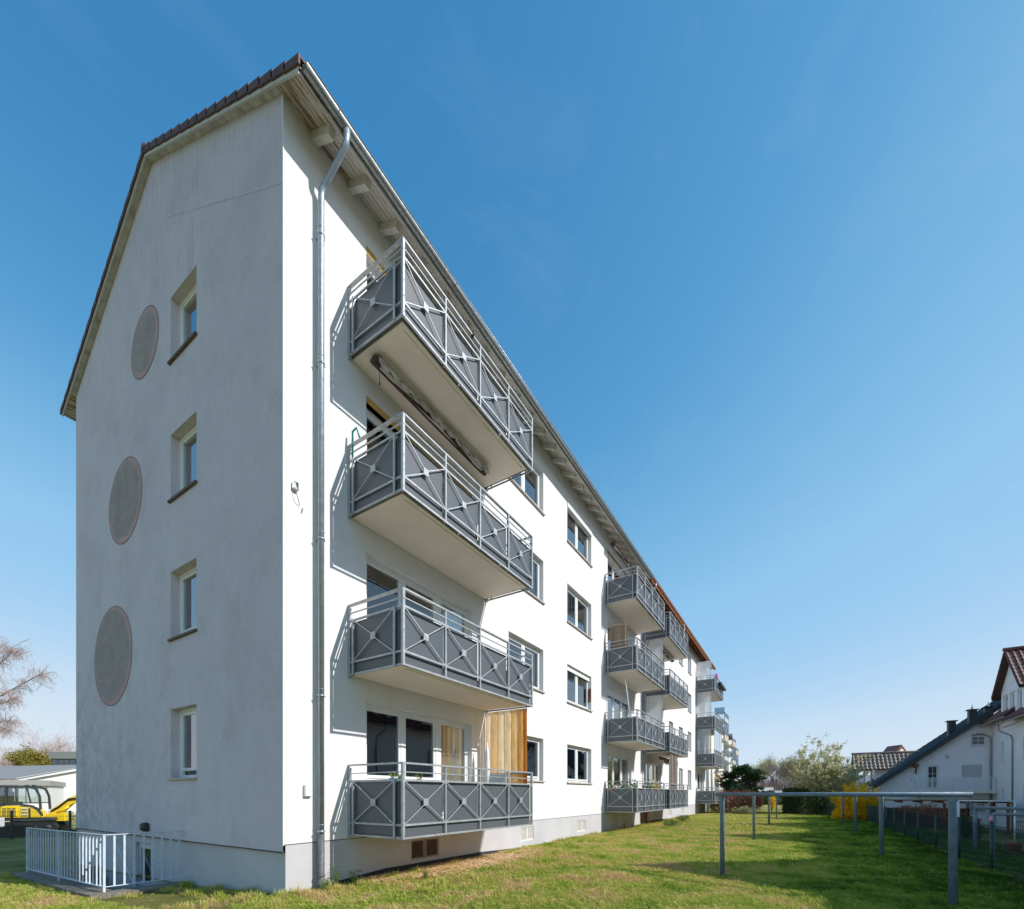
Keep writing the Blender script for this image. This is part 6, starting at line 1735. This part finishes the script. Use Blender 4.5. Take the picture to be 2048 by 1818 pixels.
# ------------------------------------------------------------------ left side: excavator, fence, low buildings, trees
LZ = -0.46
EX = empty('excavator', spot(0, 24, LZ), YAW - R(68), 'yellow and black compact excavator parked behind the mesh fence left of the gable', 'excavator')
q = MB(); q.cbox(0.25, 2.45, -0.75, 0.75, 0.62, 0.78, 0.02); q.build('slew_deck', M['dark'], EX)
prof = [(0.30, 0.80), (0.30, 1.10), (0.42, 1.36), (0.62, 1.42), (1.15, 1.42), (1.18, 1.36), (1.55, 1.32), (1.78, 1.18), (1.95, 0.92), (2.0, 0.80)]
q = MB(); q.prism([(a, -0.80, b) for a, b in prof], (0, 0.75, 0)); q.build('engine_cover', M['yellow'], EX)
q = MB(); q.cbox(0.42, 1.08, -0.845, -0.802, 0.86, 1.38, 0.02); gr_ = q.build('side_cover', M['yellow'], EX)
for k in range(3):
    for j in range(6): q = MB(); q.box(0.50 + k * 0.18, 0.65 + k * 0.18, -0.850, -0.8465, 0.90 + j * 0.07, 0.94 + j * 0.07); q.build('slot', M['dark'], gr_)
q = MB(); q.box(1.50, 1.58, -0.812, -0.802, 0.80, 1.28); q.build('stripe', M['dark'], EX)
for j in range(6): q = MB(); q.box(1.20, 1.46, -0.812, -0.802, 0.86 + j * 0.08, 0.90 + j * 0.08); q.build('decal_bar', M['dark'] if j % 2 == 0 else M['white'], EX)
q = MB(); q.cbox(-0.9, 0.28, -0.78, 0.7, 0.80, 1.25, 0.04); q.build('counterweight', M['yellow'], EX)
q = MB(); q.prism([(0.25, -0.81, 1.42), (1.15, -0.81, 1.44), (1.60, -0.81, 1.35), (1.85, -0.81, 1.16), (2.02, -0.81, 0.86), (2.08, -0.81, 0.90), (1.92, -0.81, 1.25), (1.65, -0.81, 1.43), (1.2, -0.81, 1.52), (0.25, -0.81, 1.52)], (0, 0.06, 0)); q.build('trim', M['dark'], EX)
cabp = [(0.30, 1.50), (0.28, 2.32), (0.42, 2.40), (1.55, 2.40), (1.80, 2.26), (1.93, 1.90), (1.97, 1.2)]
for yy in (-0.78, 0.10):
    for i in range(len(cabp) - 1):
        q = MB(); a, b = cabp[i], cabp[i + 1]; q.bar((a[0], yy, a[1]), (b[0], yy, b[1]), 0.07, 0.09); q.build('cab_frame', M['dark'], EX)
    q = MB(); q.bar((0.62, yy, 1.5), (0.62, yy, 2.38), 0.16, 0.05, (1, 0, 0)); q.bar((1.42, yy, 2.36), (1.58, yy, 1.55), 0.06, 0.05); q.bar((0.98, yy, 2.36), (0.98, yy, 1.55), 0.03, 0.03); q.bar((0.3, yy, 1.55), (1.95, yy, 1.55), 0.05, 0.05); q.build('cab_pillar', M['dark'], EX)
q = MB(); q.box(0.3, 1.6, -0.8, 0.12, 2.37, 2.43); q.build('cab_roof', M['dark'], EX)
q = MB(); q.box(0.36, 1.90, -0.775, -0.77, 1.56, 2.34); q.box(0.36, 1.90, 0.10, 0.105, 1.56, 2.34); q.build('cab_glass', M['glass'], EX)
q = MB(); q.cbox(0.55, 0.95, -0.6, -0.1, 1.5, 1.62); q.cbox(0.5, 0.62, -0.6, -0.1, 1.6, 2.15); q.build('seat', M['black'], EX)
for px in (1.30, 1.58): q = MB(); q.cbox(px, px + 0.14, -0.72, -0.60, 2.43, 2.50, 0.01); q.build('work_light', M['dark'], EX)
q = MB(); q.tube([(0.2, -0.4, 2.48), (0.9, -0.4, 2.49)], 0.008, 5); q.build('aerial', M['dark'], EX)
q = MB(); q.cbox(-0.85, 0.22, -0.79, 0.6, 1.28, 2.36, 0.05); q.build('rear_cab', M['dark'], EX)
q = MB(); q.box(-0.6, 0.05, -0.80, -0.79, 1.7, 2.25); q.build('rear_glass', M['glass_dark'], EX)
boom = [(2.05, 1.0), (2.20, 1.25), (2.85, 1.80), (3.25, 2.02), (3.95, 2.02), (4.6, 1.7), (4.6, 1.45), (3.95, 1.72), (3.45, 1.74), (3.05, 1.52), (2.45, 0.85), (2.2, 0.80)]
q = MB(); q.prism([(a, -0.16, b) for a, b in boom], (0, 0.24, 0)); bo = q.build('boom', M['yellow'], EX)
q = MB(); q.smooth = True; q.tube([(2.35, -0.2, 0.95), (2.9, -0.2, 1.35)], 0.05, 10); q.tube([(2.9, -0.2, 1.35), (3.35, -0.2, 1.75)], 0.03, 10); q.build('lift_cylinder', M['yellow'], EX)
q = MB(); q.smooth = True; q.tube([(2.15, -0.22, 1.1), (2.5, -0.22, 1.35), (2.9, -0.22, 1.75), (3.3, -0.22, 1.80), (3.35, -0.22, 1.55)], 0.05, 8); q.build('hydraulic_hose', M['black'], EX)
q = MB(); q.cbox(2.0, 2.75, -0.28, 0.22, 0.55, 0.98, 0.02); q.build('swing_bracket', M['yellow'], EX)
for yy in (-0.75, 0.45):
    q = MB(); pts = [(0.15, 0.0), (-0.05, 0.12), (-0.1, 0.3), (0.0, 0.48), (0.2, 0.55), (2.3, 0.55), (2.5, 0.45), (2.6, 0.28), (2.5, 0.1), (2.3, 0.0)]
    q.prism([(a, yy, b) for a, b in pts], (0, 0.35, 0)); tk = q.build('track', M['black'], EX)
    for k in range(5): q = MB(); q.smooth = True; q.tube([(0.25 + k * 0.5, yy - 0.01, 0.27), (0.25 + k * 0.5, yy + 0.36, 0.27)], 0.14 if k in (0, 4) else 0.09, 12); q.build('roller', M['dark'], tk)
q = MB(); q.cbox(-0.6, 0.62, -0.95, -0.90, 0.10, 0.82, 0.01); bl = q.build('skirt_plate', M['white'], EX)
for k in range(4):
    q = MB(); q.poly([(0.05 + 0.0, -0.956, 0.55 - k * 0.14), (0.50, -0.956, 0.30 - k * 0.14 + 0.02), (0.50, -0.956, 0.37 - k * 0.14 + 0.02), (0.05, -0.956, 0.62 - k * 0.14)]); q.build('hazard_stripe', M['dark'], bl)

# soil heap
q = MB(); n = 26; vs = []; rr = random.Random(3)
for j in range(9):
    for i in range(n + 1):
        u = -1.6 + 5.6 * i / n; v_ = j / 8; hh = math.sin(v_ * math.pi) * (0.50 * math.exp(-((u - 0.8) / 1.6) ** 2) + 0.16) * (0.75 + 0.5 * rr.random())
        vs.append((u, -0.9 + 1.8 * v_, hh - 0.05))
q.add(vs, [(j * (n + 1) + i, j * (n + 1) + i + 1, (j + 1) * (n + 1) + i + 1, (j + 1) * (n + 1) + i) for j in range(8) for i in range(n)])
M['earth'] = simple('dark_earth', (0.075, 0.042, 0.026), 1.0, 0, 0.4, 9, 1.0, 12, 0.1)
o = q.build('soil_heap', M['earth'], None, spot(0, 21.2, -0.50), YAW - R(90)); tag(o, 'low heap of dark brown soil in front of the excavator tracks', 'soil heap')
q = MB(); vs = []
for j in range(9):
    for i in range(n + 1):
        u = 2.6 + 3.8 * i / n; v_ = j / 8; vs.append((u, -0.9 + 1.8 * v_, math.sin(v_ * math.pi) * math.sin(i / n * math.pi) ** 0.5 * 0.42 * (0.7 + 0.6 * rr.random()) - 0.05))
q.add(vs, [(j * (n + 1) + i, j * (n + 1) + i + 1, (j + 1) * (n + 1) + i + 1, (j + 1) * (n + 1) + i) for j in range(8) for i in range(n)])
o = q.build('soil_heap', M['earth'], None, spot(0, 22.4, -0.50), YAW - R(90)); tag(o, 'small dark soil heap right of the excavator by the building corner', 'soil heap')
shrub('green_bush', spot(128, 27.5, -0.45), 0.9, 0.6, 0.9, 'low green and yellow bush beside the excavator bracket', 'bush', M['leaf_pale'], M['bark'], 71, 1800, 0.05, 5)

# mesh panel fence
MF = empty('mesh_panel_fence', spot(0, 19.6, -0.45), YAW - R(90), 'low dark mesh panel fence in front of the excavator', 'fence')
for px in (-2.0, 0.5, 3.0, 5.4): q = MB(); q.box(px - 0.03, px + 0.03, -0.03, 0.03, -0.2, 1.3); q.build('post', M['dgreen'], MF)
for a, b in ((-2.0, 0.5), (0.5, 3.0), (3.0, 5.4)):
    q = MB()
    k = a
    while k < b: q.bar((k, 0, 0.02), (k, 0, 1.27), 0.007); k += 0.083
    for zz in (0.05, 0.25, 0.45, 0.65, 0.85, 1.05, 1.25): q.bar((a, -0.008, zz), (b, -0.008, zz), 0.008)
    q.build('mesh_panel', M['dgreen'], MF)

# low buildings
LA_ = empty('low_building', spot(0, 34, -0.4), YAW - R(52), 'low white flat roofed building with a grey fascia behind the excavator cab', 'building')
q = MB(); q.box(-8, 2.5, 0.3, 8, -0.5, 2.6); q.build('wall', M['hwall_l'], LA_)
q = MB(); q.cbox(-8.3, 2.62, 0.0, 8.2, 2.6, 3.02, 0.01); q.build('fascia', M['greyf'], LA_)
q = MB(); q.box(-3.0, -2.4, 0.29, 0.31, 1.0, 2.2); q.build('window', M['glass_dark'], LA_)
LB_ = empty('low_building', spot(0, 42, -0.4), YAW - R(52), 'large white hall with a shallow grey roof and white verge left of the gable', 'building')
q = MB(); q.prism([(-9, 0, -0.5), (9, 0, -0.5), (9, 0, 4.9), (7.0, 0, 4.75), (1.1, 0, 3.15), (-9, 0, 3.1)], (0, 10, 0)); q.build('wall', M['hwall_l'], LB_)
q = MB(); q.bar((1.05, -0.25, 3.28), (7.4, -0.25, 5.0), 0.10, 0.30); q.build('verge_board', M['white'], LB_)
q = MB(); q.prism([(-9, -0.3, 3.25), (1.1, -0.3, 3.36), (7.2, -0.3, 5.05), (7.0, 12, 5.5), (-9, 12, 4.5)], (0, 0, 0.05)); q.add([(-9, -0.4, 3.2), (1.05, -0.4, 3.33), (7.3, -0.35, 5.12), (6.8, 9, 5.45), (-9, 9, 4.4)], [(0, 1, 2, 3, 4)]); q.build('roof', M['rooff'], LB_)
LC_ = empty('flat_roofed_block', spot(97, 85, -0.4), YAW - R(90), 'distant grey flat roofed block with a band of windows left of the gable', 'building')
q = MB(); q.box(0.4, 12, 0.3, 10, -1, 8.6); q.build('wall', M['hwall_l'], LC_)
q = MB(); q.box(0, 12, 0, 10, 8.55, 9.85); q.build('fascia', M['greyf'], LC_)
for k in range(9):
    q = MB(); q.box(0.5 + k * 1.1, 1.45 + k * 1.1, 0.25, 0.29, 7.1, 8.35); q.build('window', M['glass'], LC_)
q = MB(); q.box(0.4, 10.5, 0.27, 0.295, 6.9, 8.5); q.build('window_frame', M['dark'], LC_)

# birch with hanging twigs on the left edge, other trees on that side
def birch():
    rr = random.Random(77); t = empty('birch_tree', spot(-95, 22, 0.25), YAW - R(90), 'leafless birch reaching in from the left edge with fine pinkish hanging twigs', 'birch tree')
    tr = MB(); tr.smooth = True; tr.tube([(0, 0, -0.9), (0.1, 0, 3), (0.2, 0, 6), (0.3, 0.1, 8.6)], [0.2, 0.16, 0.11, 0.04], 8); tr.build('trunk', M['bark_birch'], t)
    br = MB(); tw = MB()
    limbs = [((0.2, 0, 5.0), (2.4, -0.1, 6.0), (4.1, 0, 7.0), (4.45, 0, 7.1)), ((0.2, 0, 4.6), (1.8, -0.2, 5.5), (2.9, -0.2, 5.7), (3.3, -0.3, 6.2)), ((0.2, 0, 5.6), (1.6, 0, 7.0), (2.6, 0.1, 8.0), (2.9, 0, 8.4)), ((0.2, 0, 3.0), (1.2, 0, 3.8), (2.2, 0, 4.4), (2.7, -0.1, 4.3)), ((0.25, 0, 6.4), (1.2, 0, 7.6), (1.9, 0, 8.6), (3.2, .2, 7.8)), ((0.2, 0, 3.4), (1.5, 0.3, 4.6), (2.3, 0.2, 4.9), (2.6, 0.2, 4.7)), ((0.2, 0, 4.4), (-1.5, 0.3, 5.6), (-2.3, 0.2, 6.9), (-2.6, 0.2, 6.7))]
    for lp in limbs:
        P_ = [Vector(p) for p in lp]; br.tube(P_, [0.06, 0.04, 0.022, 0.008], 5, False)
        for k in range(34):
            i = rr.randint(0, 2); f = rr.random(); p = P_[i].lerp(P_[i + 1], f)
            if p.x < 1.0 and rr.random() < 0.6: continue
            d = Vector((rr.gauss(0.35, .5), rr.gauss(0, .5), rr.gauss(0.25, .4))).normalized(); L_ = rr.uniform(0.3, 0.9); q1 = p + d * L_
            br.tube([p, p.lerp(q1, .5) + Vector((0, 0, .05)), q1], [0.014, 0.009, 0.005], 3, False)
            for j in range(13):
                s_ = p.lerp(q1, rr.uniform(0.15, 1.0)); d2 = Vector((rr.gauss(0.1, .5), rr.gauss(0, .5), rr.gauss(0.05, .35))).normalized(); l2 = rr.uniform(0.15, 0.5)
                m1 = s_ + d2 * l2 * 0.5; e1 = s_ + d2 * l2 * 0.8 + Vector((0, 0, -l2 * rr.uniform(0.2, 0.9)))
                tw.tube([s_, m1, e1], [0.0036, 0.003, 0.0024], 3, False)
                for g in range(2):
                    s3 = m1.lerp(e1, rr.random()); tw.tube([s3, s3 + Vector((rr.gauss(0, .08), rr.gauss(0, .08), -rr.uniform(0.05, 0.22)))], [0.003, 0.0022], 3, False)
    br.build('branches', M['bark_birch'], t); tw.build('twigs', M['bark_pink'], t)
birch()
k = 0
for (u, d, h, lf, lab) in ((36, 95, 12.5, None, 'bare pinkish tree behind the hall, the tallest left of the olive one'), (10, 100, 11, None, 'bare tree behind the hall at the left edge'), (-12, 90, 8, None, 'bare tree mostly outside the left edge'),
                           (78, 90, 11.0, 'leaf_olive', 'rounded olive yellow budding tree left of the grey flat roofed block'), (134, 110, 18.5, None, 'bare tree rising above the grey flat roofed block by the gable')):
    bare_tree('background_tree', spot(u, d, -0.4), h, lab, 'tree', M['bark_pink'] if lf is None else M['bark'], 90 + k, 4, 6, 0.22, 0.6, 0.02, 0.10, r=0.12, leaf=M[lf] if lf else None, lsize=0.16, ltimes=5, group='trees behind the low buildings on the left'); k += 1
